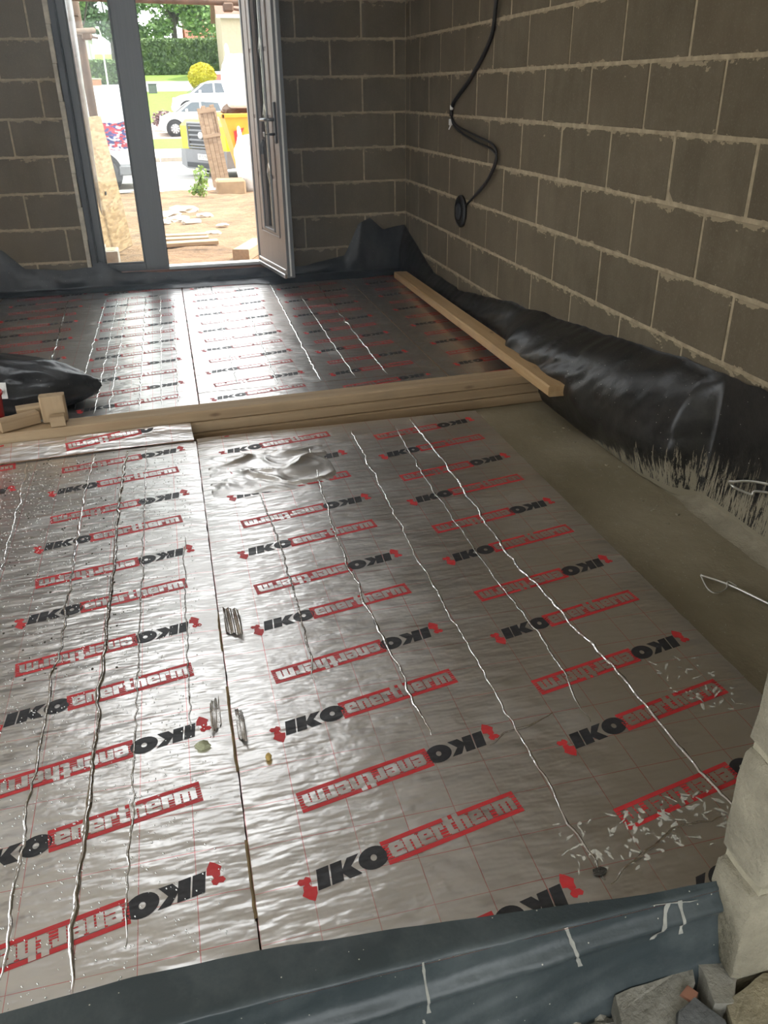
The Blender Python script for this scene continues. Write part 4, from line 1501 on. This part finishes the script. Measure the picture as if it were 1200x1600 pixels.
def body_shell(prof_low, prof_top, hw_low, hw_top):
    """closed body from side profiles: list of (x,z) loops; lower hull and cabin, narrowed upward"""
    b = MB()
    n = len(prof_low)
    for prof, h0, h1 in ((prof_low, hw_low, hw_low * 0.97), (prof_top, hw_low * 0.95, hw_top)):
        zs = [p[1] for p in prof]
        z0, z1 = min(zs), max(zs)
        L, R = [], []
        for x, z in prof:
            k = (z - z0) / (z1 - z0)
            h = h0 + (h1 - h0) * k
            L.append((x, -h, z))
            R.append((x, h, z))
        m = len(prof)
        b.add(L + R, [tuple(range(m)), tuple(range(m, 2 * m))[::-1]] + [(i, m + i, m + (i + 1) % m, (i + 1) % m) for i in range(m)])
    return b

def side_poly(pts, y):
    return [(x, y, z) for x, z in pts]

def small_car(name, label, loc, rz, sc_=1.0, wheel_r=0.31):
    root = empty(name, loc, (0, 0, rz))
    root.scale = (sc_, sc_, sc_)
    tag(root, label, 'car')
    low = [(-1.78, .28), (-1.80, .55), (-1.72, .78), (-1.35, .92), (-.9, .99), (1.55, 1.0), (1.74, .9), (1.80, .55), (1.75, .26), (1.45, .22), (-1.45, .22)]
    top = [(-1.05, .95), (-.45, 1.36), (-.1, 1.47), (.55, 1.49), (1.1, 1.42), (1.45, 1.2), (1.66, .95)]
    body_shell(low, top, 0.80, 0.60).build('car_body', M_WPAINT, root)
    for s in (-1, 1):
        b = MB()
        y0, y1 = s * 0.775, s * 0.645
        q = [(-.85, 1.0, y0), (.02, 1.0, y0), (.02, 1.38, y1), (-.33, 1.36, y1)]
        b.add([(x, y * 1.01, z) for x, z, y in q], [(0, 1, 2, 3)])
        q = [(.10, 1.0, y0), (.95, 1.0, y0), (.85, 1.33, y1), (.10, 1.39, y1)]
        b.add([(x, y * 1.01, z) for x, z, y in q], [(0, 1, 2, 3)])
        b.build('side_window', M_WIN, root)
        b = MB()
        b.box((-.62, s * .80 - .06, 1.0), (-.50, s * .80 + .09 * s + .06, 1.12), bevel=0.02)
        b.build('door_mirror', M_WPAINT, root)
        for x in (-1.13, 1.17):
            b = MB()
            b.lathe([(wheel_r * 1.18, -.01), (wheel_r * 1.18, .012)], 26, Matrix.Translation((x, s * 0.785 + s * .015, wheel_r)) @ Matrix.Rotation(math.pi / 2, 4, 'X'))
            b.build('wheel_arch', M_TYRE, root)
            wheel(root, (x, s * 0.73, wheel_r), wheel_r, 0.2)
        b = MB()
        b.lathe([(.11, -.02), (.11, .03), (.07, .05)], 16, Matrix.Translation((-1.70, s * .55, .72)) @ Matrix.Rotation(-math.pi / 2, 4, 'Y'))
        b.build('headlamp', M_ALU, root, True)
    b = MB()
    b.add([(-1.06, -.72, 1.0), (-1.06, .72, 1.0), (-.46, .60, 1.36), (-.46, -.60, 1.36)], [(0, 1, 2, 3)])
    b.v = [v + Vector((-.012, 0, .012)) for v in b.v]
    b.build('windscreen', M_WIN, root)
    b = MB()
    b.box((-1.84, -.7, .30), (-1.74, .7, .50), bevel=.03)
    b.build('bumper', M_WPAINT, root)
    return root

small_car('small_car', 'small white hatchback parked side-on across the road, its front wheel showing', (1.93, 42.0, gz(42) + .02), 0.0, 1.0, 0.33)
small_car('small_car', 'second white car parked behind the white hatchback, only its roof line showing', (2.9, 47.0, gz(47) + .1), 0.0, 1.12, 0.33)

# white van at the left, seen through the side window
van = empty('white_van', (-2.1, 18.0, gz(18)))
tag(van, 'white van parked outside, seen through the side window', 'van')
prof_l = [(-1.75, .32), (-1.8, .7), (1.72, .7), (1.78, .5), (1.72, .28), (1.45, .24), (-1.5, .24)]
prof_t = [(-1.8, .68), (-1.6, 1.25), (-1.25, 1.66), (-.9, 1.74), (1.3, 1.77), (1.55, 1.70), (1.68, 1.5), (1.72, .68)]
body_shell(prof_l, prof_t, 0.9, 0.74).build('van_body', M_WPAINT, van)
for s in (-1, 1):
    for x in (-1.1, 1.02):
        wheel(van, (x, s * .84, .31), .31, .2)
        b = MB()
        b.lathe([(.37, -.01), (.37, .012)], 26, Matrix.Translation((x, s * 0.905, .33)) @ Matrix.Rotation(math.pi / 2, 4, 'X'))
        b.build('wheel_arch', M_TYRE, van)
b = MB()
b.box((1.3, -.93, .26), (1.82, .93, .48), bevel=.05)
b.build('bumper', M_GPLAS, van)
b = MB()
b.add([(-1.40, -.87, 1.05), (-.55, -.87, 1.05), (-.55, -.78, 1.6), (-1.1, -.78, 1.6)], [(0, 1, 2, 3)])
b.v = [v + Vector((0, -.02, 0)) for v in b.v]
b.build('side_window', M_WIN, van)

def cloth_mat():
    m, t = base_mat('patterned_cloth', 0.9)
    v = t.n('ShaderNodeTexVoronoi')
    t.l(t.obj((15, 15, 34)), v.inputs['Vector'])
    v.inputs['Scale'].default_value = 1.0
    sp = t.n('ShaderNodeSeparateXYZ')
    t.l(v.outputs['Color'], sp.inputs[0])
    c = t.mix(t.math('GREATER_THAN', sp.outputs[0], 0.42), (0.50, 0.04, 0.06), (0.70, 0.72, 0.85))
    c = t.mix(t.math('GREATER_THAN', sp.outputs[0], 0.70), c, (0.04, 0.06, 0.22))
    t.l(c, t.bsdf.inputs['Base Color'])
    return m
ch = empty('patterned_cloth', (-0.70, 16.5, gz(16.5)))
tag(ch, 'red, white and blue patterned cloth hung on a thin red frame before the white van', 'cloth')
vs, fs = grid(30, 16, lambda s, t: (-0.30 + 0.66 * s, 0.04 * math.sin(s * 13) + 0.02 * math.sin(t * 7 + s * 4), 0.66 + 0.09 * s + 0.44 * t + 0.02 * math.sin(s * 9)))
obj('cloth_panel', vs, fs, cloth_mat(), ch, True)
b = MB()
for dx in (0.0, 0.10):
    b.tube([(0.19 + dx, -.06, 1.52), (0.42 + dx, -.06, 0.5), (0.45 + dx, -.06, 0.0)], 0.012, 6)
b.build('frame_rod', M_RED_PL, ch)

# yellow truck seen nearly front-on
tr = empty('yellow_truck', (0.95, 20.0, gz(20)), (0, 0, math.atan2(-0.47, -0.88)))
tag(tr, 'yellow truck with dark slatted grille and grey bumper, parked behind the skip', 'truck')
# local: +x forward, y left/right, z up
low = [(0.0, .55), (.02, 1.02), (-.12, 1.14), (-1.25, 1.24), (-4.6, 1.24), (-4.7, .5), (-4.4, .40), (-.2, .40)]
top = [(-1.2, 1.2), (-1.75, 1.95), (-3.0, 2.0), (-3.1, 1.2)]
body_shell(low, top, .93, .74).build('truck_body', M_YPAINT, tr)
b = MB()
b.box((-.10, -.52, .60), (.04, .52, 1.08), bevel=.05)
gl_ = b.build('grille', M_DARK, tr)
for k in range(5):
    b = MB()
    b.box((.035, -.50, .63 + k * .095), (.06, .50, .67 + k * .095), bevel=.008)
    b.build('grille_bar', M_GPLAS, gl_)
b = MB()
for y0, y1, z0, z1 in ((-.55, .55, 1.06, 1.10), (-.55, .55, .57, .61), (-.56, -.52, .58, 1.09), (.52, .56, .58, 1.09)):
    b.box((-.02, y0, z0), (.07, y1, z1), bevel=.012)
b.build('grille_surround', M_GPLAS, gl_)
b = MB()
b.lathe([(.10, 0), (.10, .02), (.06, .035)], 18, Matrix.Translation((.06, 0.02, .84)) @ Matrix.Rotation(math.pi / 2, 4, 'Y') @ Matrix.Scale(0.75, 4, (1, 0, 0)))
b.build('badge', M_ALU, gl_, True)
b = MB()
b.add([(.03, -.95, .55), (.12, -.60, .56), (.14, 0, .56), (.12, .60, .56), (.03, .95, .55), (-.5, .97, .56), (-.5, -.97, .56),
       (.05, -.95, .22), (.12, -.60, .16), (.13, 0, .15), (.12, .60, .16), (.05, .95, .22), (-.5, .97, .24), (-.5, -.97, .24)],
      [(0, 1, 2, 3, 4, 5, 6), (13, 12, 11, 10, 9, 8, 7)] + [(i, i + 7, (i + 1) % 7 + 7, (i + 1) % 7) for i in range(7)])
bp = b.build('bumper', M_GPLAS, tr)
b = MB()
b.box((.12, -.55, .20), (.145, .55, .30), bevel=.01)
b.build('bumper_vent', M_DARK, bp)
b = MB()
b.box((.135, -.05, .36), (.150, .47, .475), bevel=.004)
pl = b.build('number_plate', M_WHITEP, bp)
fc = bpy.data.curves.new('plate_text', 'FONT')
fc.body = 'VF15 YWP'
fc.size = 0.105
fc.align_x = 'CENTER'
fo = bpy.data.objects.new('plate_text', fc)
COL.objects.link(fo)
dg = bpy.context.evaluated_depsgraph_get()
tm = bpy.data.meshes.new_from_object(fo.evaluated_get(dg))
bpy.data.objects.remove(fo)
tm.materials.clear()
tm.materials.append(M_DARK)
to = bpy.data.objects.new('plate_lettering', tm)
link(to, bp)
to.location = (.153, .21, .385)
to.rotation_euler = (math.pi / 2, 0, math.pi / 2)
for s in (-1, 1):
    b = MB()
    b.box((-.16, s * .74 - .17, .66), (.0, s * .74 + .17, 1.02), bevel=.05)
    b.build('headlamp', M_ALU, tr)
    for x in (-.75, -3.7):
        wheel(tr, (x, s * .80, .36), .36, .24)
        b = MB()
        b.lathe([(.45, -.01), (.45, .012)], 26, Matrix.Translation((x, s * .935, .42)) @ Matrix.Rotation(math.pi / 2, 4, 'X'))
        b.build('wheel_arch', M_GPLAS, tr)
b = MB()
b.add([(-1.22, -.84, 1.26), (-1.22, .84, 1.26), (-1.72, .74, 1.90), (-1.72, -.74, 1.90)], [(0, 1, 2, 3)])
b.v = [v + Vector((.02, 0, .015)) for v in b.v]
b.build('windscreen', M_WIN, tr)

# skip with rubbish, leaning wooden panel, bulk bags
M_SKIP = mat('skip_orange', (0.80, 0.36, 0.02), 0.5, scale=6, var=0.2)
sk = empty('skip', (2.25, 17.9, gz(17.9)))
tag(sk, 'orange yellow skip heaped with rubbish beside the road', 'skip')
b = MB()
lo_, hi_ = [(-.72, -.70, .05), (.72, -.70, .05), (.72, .70, .05), (-.72, .70, .05)], [(-1.02, -.80, 1.26), (1.02, -.80, 1.26), (1.02, .80, 1.26), (-1.02, .80, 1.26)]
inn = [(-.95, -.73, 1.26), (.95, -.73, 1.26), (.95, .73, 1.26), (-.95, .73, 1.26)]
inl = [(-.70, -.64, .15), (.70, -.64, .15), (.70, .64, .15), (-.70, .64, .15)]
b.add(lo_ + hi_ + inn + inl, [(3, 2, 1, 0)] + [(i, (i + 1) % 4, 4 + (i + 1) % 4, 4 + i) for i in range(4)] +
      [(4 + i, 4 + (i + 1) % 4, 8 + (i + 1) % 4, 8 + i) for i in range(4)] + [(8 + i, 8 + (i + 1) % 4, 12 + (i + 1) % 4, 12 + i) for i in range(4)] + [(12, 13, 14, 15)])
b.build('skip_body', M_SKIP, sk)
b = MB()
for lo1, hi1 in (((-1.06, -.84, 1.20), (1.06, -.78, 1.28)), ((-1.06, .78, 1.20), (1.06, .84, 1.28)), ((-1.06, -.84, 1.20), (-1.0, .84, 1.28)), ((1.0, -.84, 1.20), (1.06, .84, 1.28))):
    b.box(lo1, hi1, bevel=.015)
b.build('skip_rim', M_SKIP, sk)
b = MB()
b.box((-.5, -.775, .2), (-.42, -.72, 1.2), bevel=.01)
b.box((.42, -.775, .2), (.5, -.72, 1.2), bevel=.01)
b.build('skip_rib', M_SKIP, sk)
b = MB()
b.add([(-.86, -.792, .98), (-.72, -.788, .98), (-.84, -.775, .76)], [(0, 1, 2)])
b.add([(-.86, -.796, .98), (-.66, -.796, 1.04), (-.84, -.778, .72)], [(0, 1, 2)])
b.build('warning_marking', M_RED_PL, sk)
for k in range(14):
    pebble('rubbish_lump', (random.uniform(-.8, .8), random.uniform(-.55, .55), 1.24 + random.uniform(0, .1)), (random.uniform(.14, .28), .2, random.uniform(.1, .2)),
           (M_RUBBLE, M_RUST, M_SOIL, M_WHITEP)[k % 4], k * 2.3, parent=sk)
# stuffed white sacks piled on the skip
M_BAG = mat('white_woven_bag', (0.84, 0.83, 0.81), 0.75, scale=30, var=0.08, bump=0.3, bscale=60)
def bulk_bag(label, loc, size, seed):
    root = empty('bulk_bag', loc)
    tag(root, label, 'bulk bag')
    bm = bmesh.new()
    bmesh.ops.create_cube(bm, size=1)
    bmesh.ops.subdivide_edges(bm, edges=bm.edges[:], cuts=9, use_grid_fill=True)
    for v in bm.verts:
        c = v.co.copy()
        d = Vector((c.x, c.y, 0))
        round_ = 1 - 0.22 * (abs(2 * c.x * 2 * c.y))
        belly = 1 + 0.16 * math.cos(c.z * 3.1)
        n = noise.noise_vector(c * 4 + Vector((seed, 0, 0))) * 0.06
        v.co = Vector((c.x * round_ * belly * size[0], c.y * round_ * belly * size[1], (c.z + 0.5) * size[2])) + Vector((n.x * size[0], n.y * size[1], n.z * size[2] * (c.z + .5)))
    me = bpy.data.meshes.new('bag_body')
    bm.to_mesh(me)
    bm.free()
    me.materials.append(M_BAG)
    me.polygons.foreach_set('use_smooth', [True] * len(me.polygons))
    link(bpy.data.objects.new('bag_body', me), root)
    for sx in (-1, 1):
        b = MB()
        b.tube(smooth_path([(sx * size[0] * .42, -size[1] * .4, size[2] * .9), (sx * size[0] * .44, -size[1] * .2, size[2] * 1.15), (sx * size[0] * .44, size[1] * .2, size[2] * 1.15), (sx * size[0] * .42, size[1] * .4, size[2] * .9)]), 0.018, 6)
        b.build('lifting_loop', M_BAG, root, True)
    return root
bulk_bag('white woven bulk bag standing on the ground before the skip', (1.72, 15.75, gz(15.7)), (.80, .80, .86), 2)
bulk_bag('big stuffed white bag piled high on the skip', (1.86, 17.8, gz(17.9) + 1.36), (.95, .95, .90), 9)
bulk_bag('smaller stuffed white bag at the right of the skip load', (2.85, 17.7, gz(17.9) + 1.36), (.62, .75, .55), 14)
pn = empty('wooden_panel', (1.06, 16.75, gz(16.7)), (math.radians(-4), math.radians(-6), math.radians(22)))
tag(pn, 'old ledged wooden panel leaning upright against the skip', 'wooden panel')
M_OLDW = timber_mat('weathered_wood', (0.20, 0.125, 0.075), (0.33, 0.235, 0.15))
for k in range(4):
    b = MB()
    b.box((-.17 + k * .086, -.012, 0.0), (-.088 + k * .086, .012, 1.36 + .03 * (k % 2)), bevel=.003)
    b.build('plank', M_OLDW, pn)
for z in (.86, 1.27):
    b = MB()
    b.box((-.18, -.035, z), (.18, -.012, z + .06), bevel=.003)
    b.build('ledge', M_OLDW, pn)
for x in (-.18, .14):
    b = MB()
    b.box((x, -.035, .92), (x + .04, -.012, 1.27), bevel=.003)
    b.build('stile', M_OLDW, pn)

# ------------------------------------------------------------------ far side of the street
def hedge(name, label, x0, x1, y0, y1, h, n, m, seed, size=0.12):
    yc = (y0 + y1) / 2
    root = empty(name, ((x0 + x1) / 2, yc, gz(yc)))
    tag(root, label, 'hedge')
    W, D = x1 - x0, y1 - y0
    b = MB()
    b.box((-W / 2 + .15, -D / 2 + .15, 0), (W / 2 - .15, D / 2 - .15, h - .15), bevel=.1)
    b.build('hedge_core', m, root)
    rg = random.Random(seed)
    vs, fs = [], []
    for k in range(n):
        u = rg.random()
        if u < .62:
            p = Vector((rg.uniform(-W / 2, W / 2), -D / 2 + rg.uniform(-.1, .2), rg.uniform(0, h)))
        elif u < .88:
            p = Vector((rg.uniform(-W / 2, W / 2), rg.uniform(-D / 2, D / 2), h + rg.uniform(-.2, .08)))
        else:
            p = Vector(((W / 2) * rg.choice((-1, 1)) + rg.uniform(-.1, .1), rg.uniform(-D / 2, D / 2), rg.uniform(0, h)))
        a = Vector((rg.uniform(-1, 1), rg.uniform(-1, 1), rg.uniform(-1, 1))).normalized()
        q = a.cross(Vector((rg.uniform(-1, 1), rg.uniform(-1, 1), rg.uniform(-1, 1)))).normalized()
        s = size * rg.uniform(.6, 1.4)
        i = len(vs)
        vs += [p - a * s, p + q * s * .6, p + a * s, p - q * s * .6]
        fs.append((i, i + 1, i + 2, i + 3))
    obj('foliage', vs, fs, m, root)
    return root
hedge('clipped_hedge', 'long tall clipped green hedge across the street', -1.0, 7.0, 80.2, 82.2, 2.55, 9000, M_HEDGE, 3)
hedge('clipped_hedge', 'low green hedge seen through the side window behind the red wall', -9, -1.9, 72.0, 73.2, 1.5, 4000, M_HEDGE, 4)

gb = empty('golden_bush', (3.25, 61.0, gz(61)))
tag(gb, 'rounded golden yellow bush on the lawn', 'bush')
b = MB()
for k in range(6):
    a = k * 1.05
    b.tube([(0.05 * math.cos(a), .05 * math.sin(a), -.1), (.25 * math.cos(a), .25 * math.sin(a), .5), (.5 * math.cos(a), .5 * math.sin(a), .9)], [.04, .03, .015], 5)
b.build('stem', M_BARK, gb)
b = MB()
bm = bmesh.new()
bmesh.ops.create_icosphere(bm, subdivisions=3, radius=1)
me = bpy.data.meshes.new('bush_core')
for v in bm.verts:
    v.co = Vector((v.co.x * .78, v.co.y * .78, 1.12 + v.co.z * .72)) * (1 + .03 * noise.noise(v.co * 3))
bm.to_mesh(me)
bm.free()
me.materials.append(M_YEL)
link(bpy.data.objects.new('bush_core', me), gb)
leaves('foliage', [((0, 0, 1.12), (.9, .9, .84))], 3500, .07, M_YEL, gb, 8, .86)

def tree(label, loc, h, crown, n, m, seed, size=.28, thick=.3):
    root = empty('broadleaf_tree', loc)
    tag(root, label, 'tree', 'trees across the street')
    rg = random.Random(seed)
    b = MB()
    b.tube([(0, 0, -.3), (.05, 0, h * .2), (.1, .05, h * .42)], [thick, thick * .85, thick * .7], 9)
    for k in range(8):
        a = k * .8 + rg.random()
        e = rg.uniform(.5, .9)
        b.tube([(.1, .05, h * .30 + .1 * k * h * .1), (math.cos(a) * h * .12, math.sin(a) * h * .12, h * .5), (math.cos(a) * h * .28 * e, math.sin(a) * h * .28 * e, h * (.62 + .3 * rg.random()))], [thick * .5, thick * .33, thick * .1], 6)
    b.build('trunk', M_BARK, root)
    leaves('foliage', crown, n, size, m, root, seed, .35)
    return root
cr = [((rg.uniform(-3.8, 3.8), rg.uniform(-2.5, 2.5), rg.uniform(2.3, 10.5)), (rg.uniform(1.2, 2.1), 1.6, rg.uniform(.7, 1.3))) for k in range(34)]
tree('big green tree with dark branches rising behind the long hedge', (2.7, 94, gz(94)), 11, cr, 11000, M_LEAF, 11, .24, .34)
cr = [((rg.uniform(-2.2, 2.2), rg.uniform(-2, 2), rg.uniform(2.2, 9)), (rg.uniform(.8, 1.4), 1.2, rg.uniform(.6, 1.1))) for k in range(14)]
tree('darker slender tree seen through the side window behind the lamp post', (-3.0, 88, gz(88)), 9, cr, 4200, M_LEAF2, 12, .22, .22)
cr = [((rg.uniform(-2.6, 2.6), rg.uniform(-2, 2), rg.uniform(3.2, 9)), (rg.uniform(.8, 1.4), 1.2, rg.uniform(.5, .9))) for k in range(12)]
tree('leafy tree beside the scaffold tubes at the left', (-5.3, 76, gz(76)), 8, cr, 3600, M_LEAF, 13, .22, .22)
cr = [((rg.uniform(-3, 3), rg.uniform(-2, 2), rg.uniform(3, 9)), (rg.uniform(1, 1.8), 1.2, rg.uniform(.7, 1.2))) for k in range(14)]
tree('tree behind the cream house, its crown above the red roof', (7.2, 100, gz(100)), 10, cr, 3600, M_LEAF, 14, .24, .28)

# houses
M_CREAM = mat('cream_brick', (0.46, 0.39, 0.28), 0.9, scale=5, var=0.1)
M_TILE = mat('brown_roof_tile', (0.27, 0.16, 0.12), 0.9, scale=6, var=0.2)
M_RTILE = mat('red_roof_tile', (0.36, 0.13, 0.085), 0.9, scale=6, var=0.2)
M_WHT = mat('white_render', (0.82, 0.81, 0.79), 0.9, var=0.05)
def house(label, x0, x1, y0, y1, zb, h, rh, wall, roof, wins, axis='x'):
    root = empty('house', ((x0 + x1) / 2, (y0 + y1) / 2, zb))
    tag(root, label, 'house', 'houses across the street')
    W, D = (x1 - x0) / 2, (y1 - y0) / 2
    b = MB()
    b.box((-W, -D, -1), (W, D, h))
    if axis == 'y':
        b.add([(-W, -D, h), (W, -D, h), (0, -D, h + rh * .94), (-W, D, h), (W, D, h), (0, D, h + rh * .94)], [(0, 1, 2), (5, 4, 3)])
    else:
        b.add([(-W, -D, h), (-W, D, h), (-W, 0, h + rh * .94), (W, -D, h), (W, D, h), (W, 0, h + rh * .94)], [(0, 1, 2), (5, 4, 3)])
    b.build('house_wall', wall, root)
    b = MB()
    e = .35
    if axis == 'x':
        for s in (-1, 1):
            sl = rh / D
            b.add([(-W - e, s * (D + e), h - sl * e), (W + e, s * (D + e), h - sl * e), (W + e, 0, h + rh), (-W - e, 0, h + rh),
                   (-W - e, s * (D + e), h - sl * e + .12), (W + e, s * (D + e), h - sl * e + .12), (W + e, 0, h + rh + .12), (-W - e, 0, h + rh + .12)],
                  [(0, 1, 2, 3), (7, 6, 5, 4), (0, 4, 5, 1), (1, 5, 6, 2), (3, 7, 4, 0)])
    else:
        for s in (-1, 1):
            sl = rh / W
            b.add([(s * (W + e), -D - e, h - sl * e), (s * (W + e), D + e, h - sl * e), (0, D + e, h + rh), (0, -D - e, h + rh),
                   (s * (W + e), -D - e, h - sl * e + .12), (s * (W + e), D + e, h - sl * e + .12), (0, D + e, h + rh + .12), (0, -D - e, h + rh + .12)],
                  [(0, 1, 2, 3), (7, 6, 5, 4), (0, 4, 5, 1), (1, 5, 6, 2), (3, 7, 4, 0)])
    b.build('house_roof', roof, root)
    b = MB()
    b.box((-W - e, -D - e - .03, h - .30), (W + e, -D - e + .03, h - .08))
    b.build('fascia_board', M_WHT, root)
    for (wx, wz, ww, wh) in wins:
        b = MB()
        b.box((wx, -D - .04, wz), (wx + ww, -D + .01, wz + wh))
        w_ = b.build('window', M_WHT, root)
        b = MB()
        b.box((wx + .08, -D - .055, wz + .08), (wx + ww / 2 - .03, -D - .03, wz + wh - .08))
        b.box((wx + ww / 2 + .03, -D - .055, wz + .08), (wx + ww - .08, -D - .03, wz + wh - .08))
        b.build('pane', M_WIN, w_)
    return root
house('cream brick house with a white gutter at the right beyond the door', 5.72, 12.0, 73.5, 79.3, 1.8, 4.6, 2.4, M_CREAM, M_TILE, [(-1.6, 1.0, 1.2, 1.2), (1, 1.0, 1.2, 1.2)])
b = MB()
house('house with a steep red tiled roof behind the tree', 4.6, 14, 106, 114, 3.6, 2.6, 3.6, mat('red_brick_wall', (0.50, 0.26, 0.18), 0.9), M_RTILE, [(-3.0, 1.0, 1.0, 1.2)])
house('white house at the left behind the scaffold tubes', -11.5, -5.2, 92, 99, 3.0, 3.2, 2.4, M_WHT, M_TILE, [(1.0, 1.2, 1.0, 1.0)], 'y')

gp = empty('garden_wall', (-4.2, 66.0, gz(66)))
tag(gp, 'low red brick garden wall seen through the side window', 'wall')
b = MB()
b.box((-2.6, -.12, -.2), (0.9, .12, .80))
b.build('wall_body', mat('garden_brick', (0.55, 0.24, 0.17), 0.9, scale=14, var=.25), gp)
b = MB()
b.box((-2.65, -.16, .80), (0.95, .16, .88), bevel=.02)
b.build('coping', mat('coping_stone', (0.5, 0.45, 0.4), 0.9), gp)
pi = empty('gate_pier', (5.1, 70, gz(70)))
tag(pi, 'red brick gate pier with a white cap beside the cream house', 'gate pier')
b = MB()
b.box((-.35, -.25, -.1), (.35, .25, .75))
b.build('pier_body', mat('pier_brick', (0.50, 0.18, 0.14), 0.9, scale=14), pi)
b = MB()
b.box((-.45, -.32, .75), (.45, .32, .95), bevel=.03)
b.build('pier_cap', M_WHT, pi)
lp = empty('lamp_post', (-2.62, 60, gz(60)))
tag(lp, 'thin pale street lamp post seen through the side window', 'lamp post')
b = MB()
b.tube([(0, 0, 0), (0, 0, .9), (0, 0, 3.6)], [.07, .05, .04], 8)
b.build('post', M_WHT, lp, True)
b = MB()
b.tube([(0, 0, 3.6), (-.05, -.1, 3.75), (-.1, -.4, 3.8)], .035, 8)
b.box((-.2, -.9, 3.76), (0.0, -.38, 3.88), bevel=.03)
b.build('lantern', M_WHT, lp)
bx = empty('utility_box', (0.05, 64.5, gz(64.5)))
tag(bx, 'small dark utility box on the lawn edge across the road', 'utility box')
b = MB()
b.box((-.28, -.2, 0), (.28, .2, .55), bevel=.03)
b.build('box_body', mat('dark_green_box', (0.12, 0.14, 0.13), 0.6), bx)
b = MB()
b.box((-.31, -.23, .55), (.31, .23, .60), bevel=.015)
b.build('box_lid', mat('dark_box_lid', (0.10, 0.115, 0.11), 0.6), bx)
pu = empty('purple_shrub', (0.35, 43.6, gz(43.6)))
tag(pu, 'low purplish shrub at the nose of the white hatchback', 'shrub')
b = MB()
for k in range(7):
    a = k * .9
    b.tube([(0, 0, 0), (.18 * math.cos(a), .18 * math.sin(a), .3), (.35 * math.cos(a), .3 * math.sin(a), .6)], [.02, .015, .008], 5)
b.build('stem', M_BARK, pu)
leaves('foliage', [((0, 0, .5), (.55, .4, .42))], 500, .08, leaf_mat('purple_leaf', (.18, .10, .12), (.34, .24, .22)), pu, 9, .3)

# ------------------------------------------------------------------ haze volume added to give the lens veil around the open door
hb = MB()
hb.box((XL + 0.02, 3.0, 0.02), (XW - 0.3, YB - 0.03, CEIL - 0.02))
hm = bpy.data.materials.new('veil_volume')
hm.use_nodes = True
ht = hm.node_tree
for n in list(ht.nodes):
    ht.nodes.remove(n)
ho = ht.nodes.new('ShaderNodeOutputMaterial')
hv = ht.nodes.new('ShaderNodeVolumeScatter')
hv.inputs['Color'].default_value = (0.78, 0.89, 1.0, 1)
hv.inputs['Density'].default_value = 0.042
hv.inputs['Anisotropy'].default_value = 0.55
ht.links.new(hv.outputs[0], ho.inputs['Volume'])
hz = hb.build('veil_haze', hm)
tag(hz, 'faint haze added for the veil of glare around the open door', 'haze', kind='stuff')
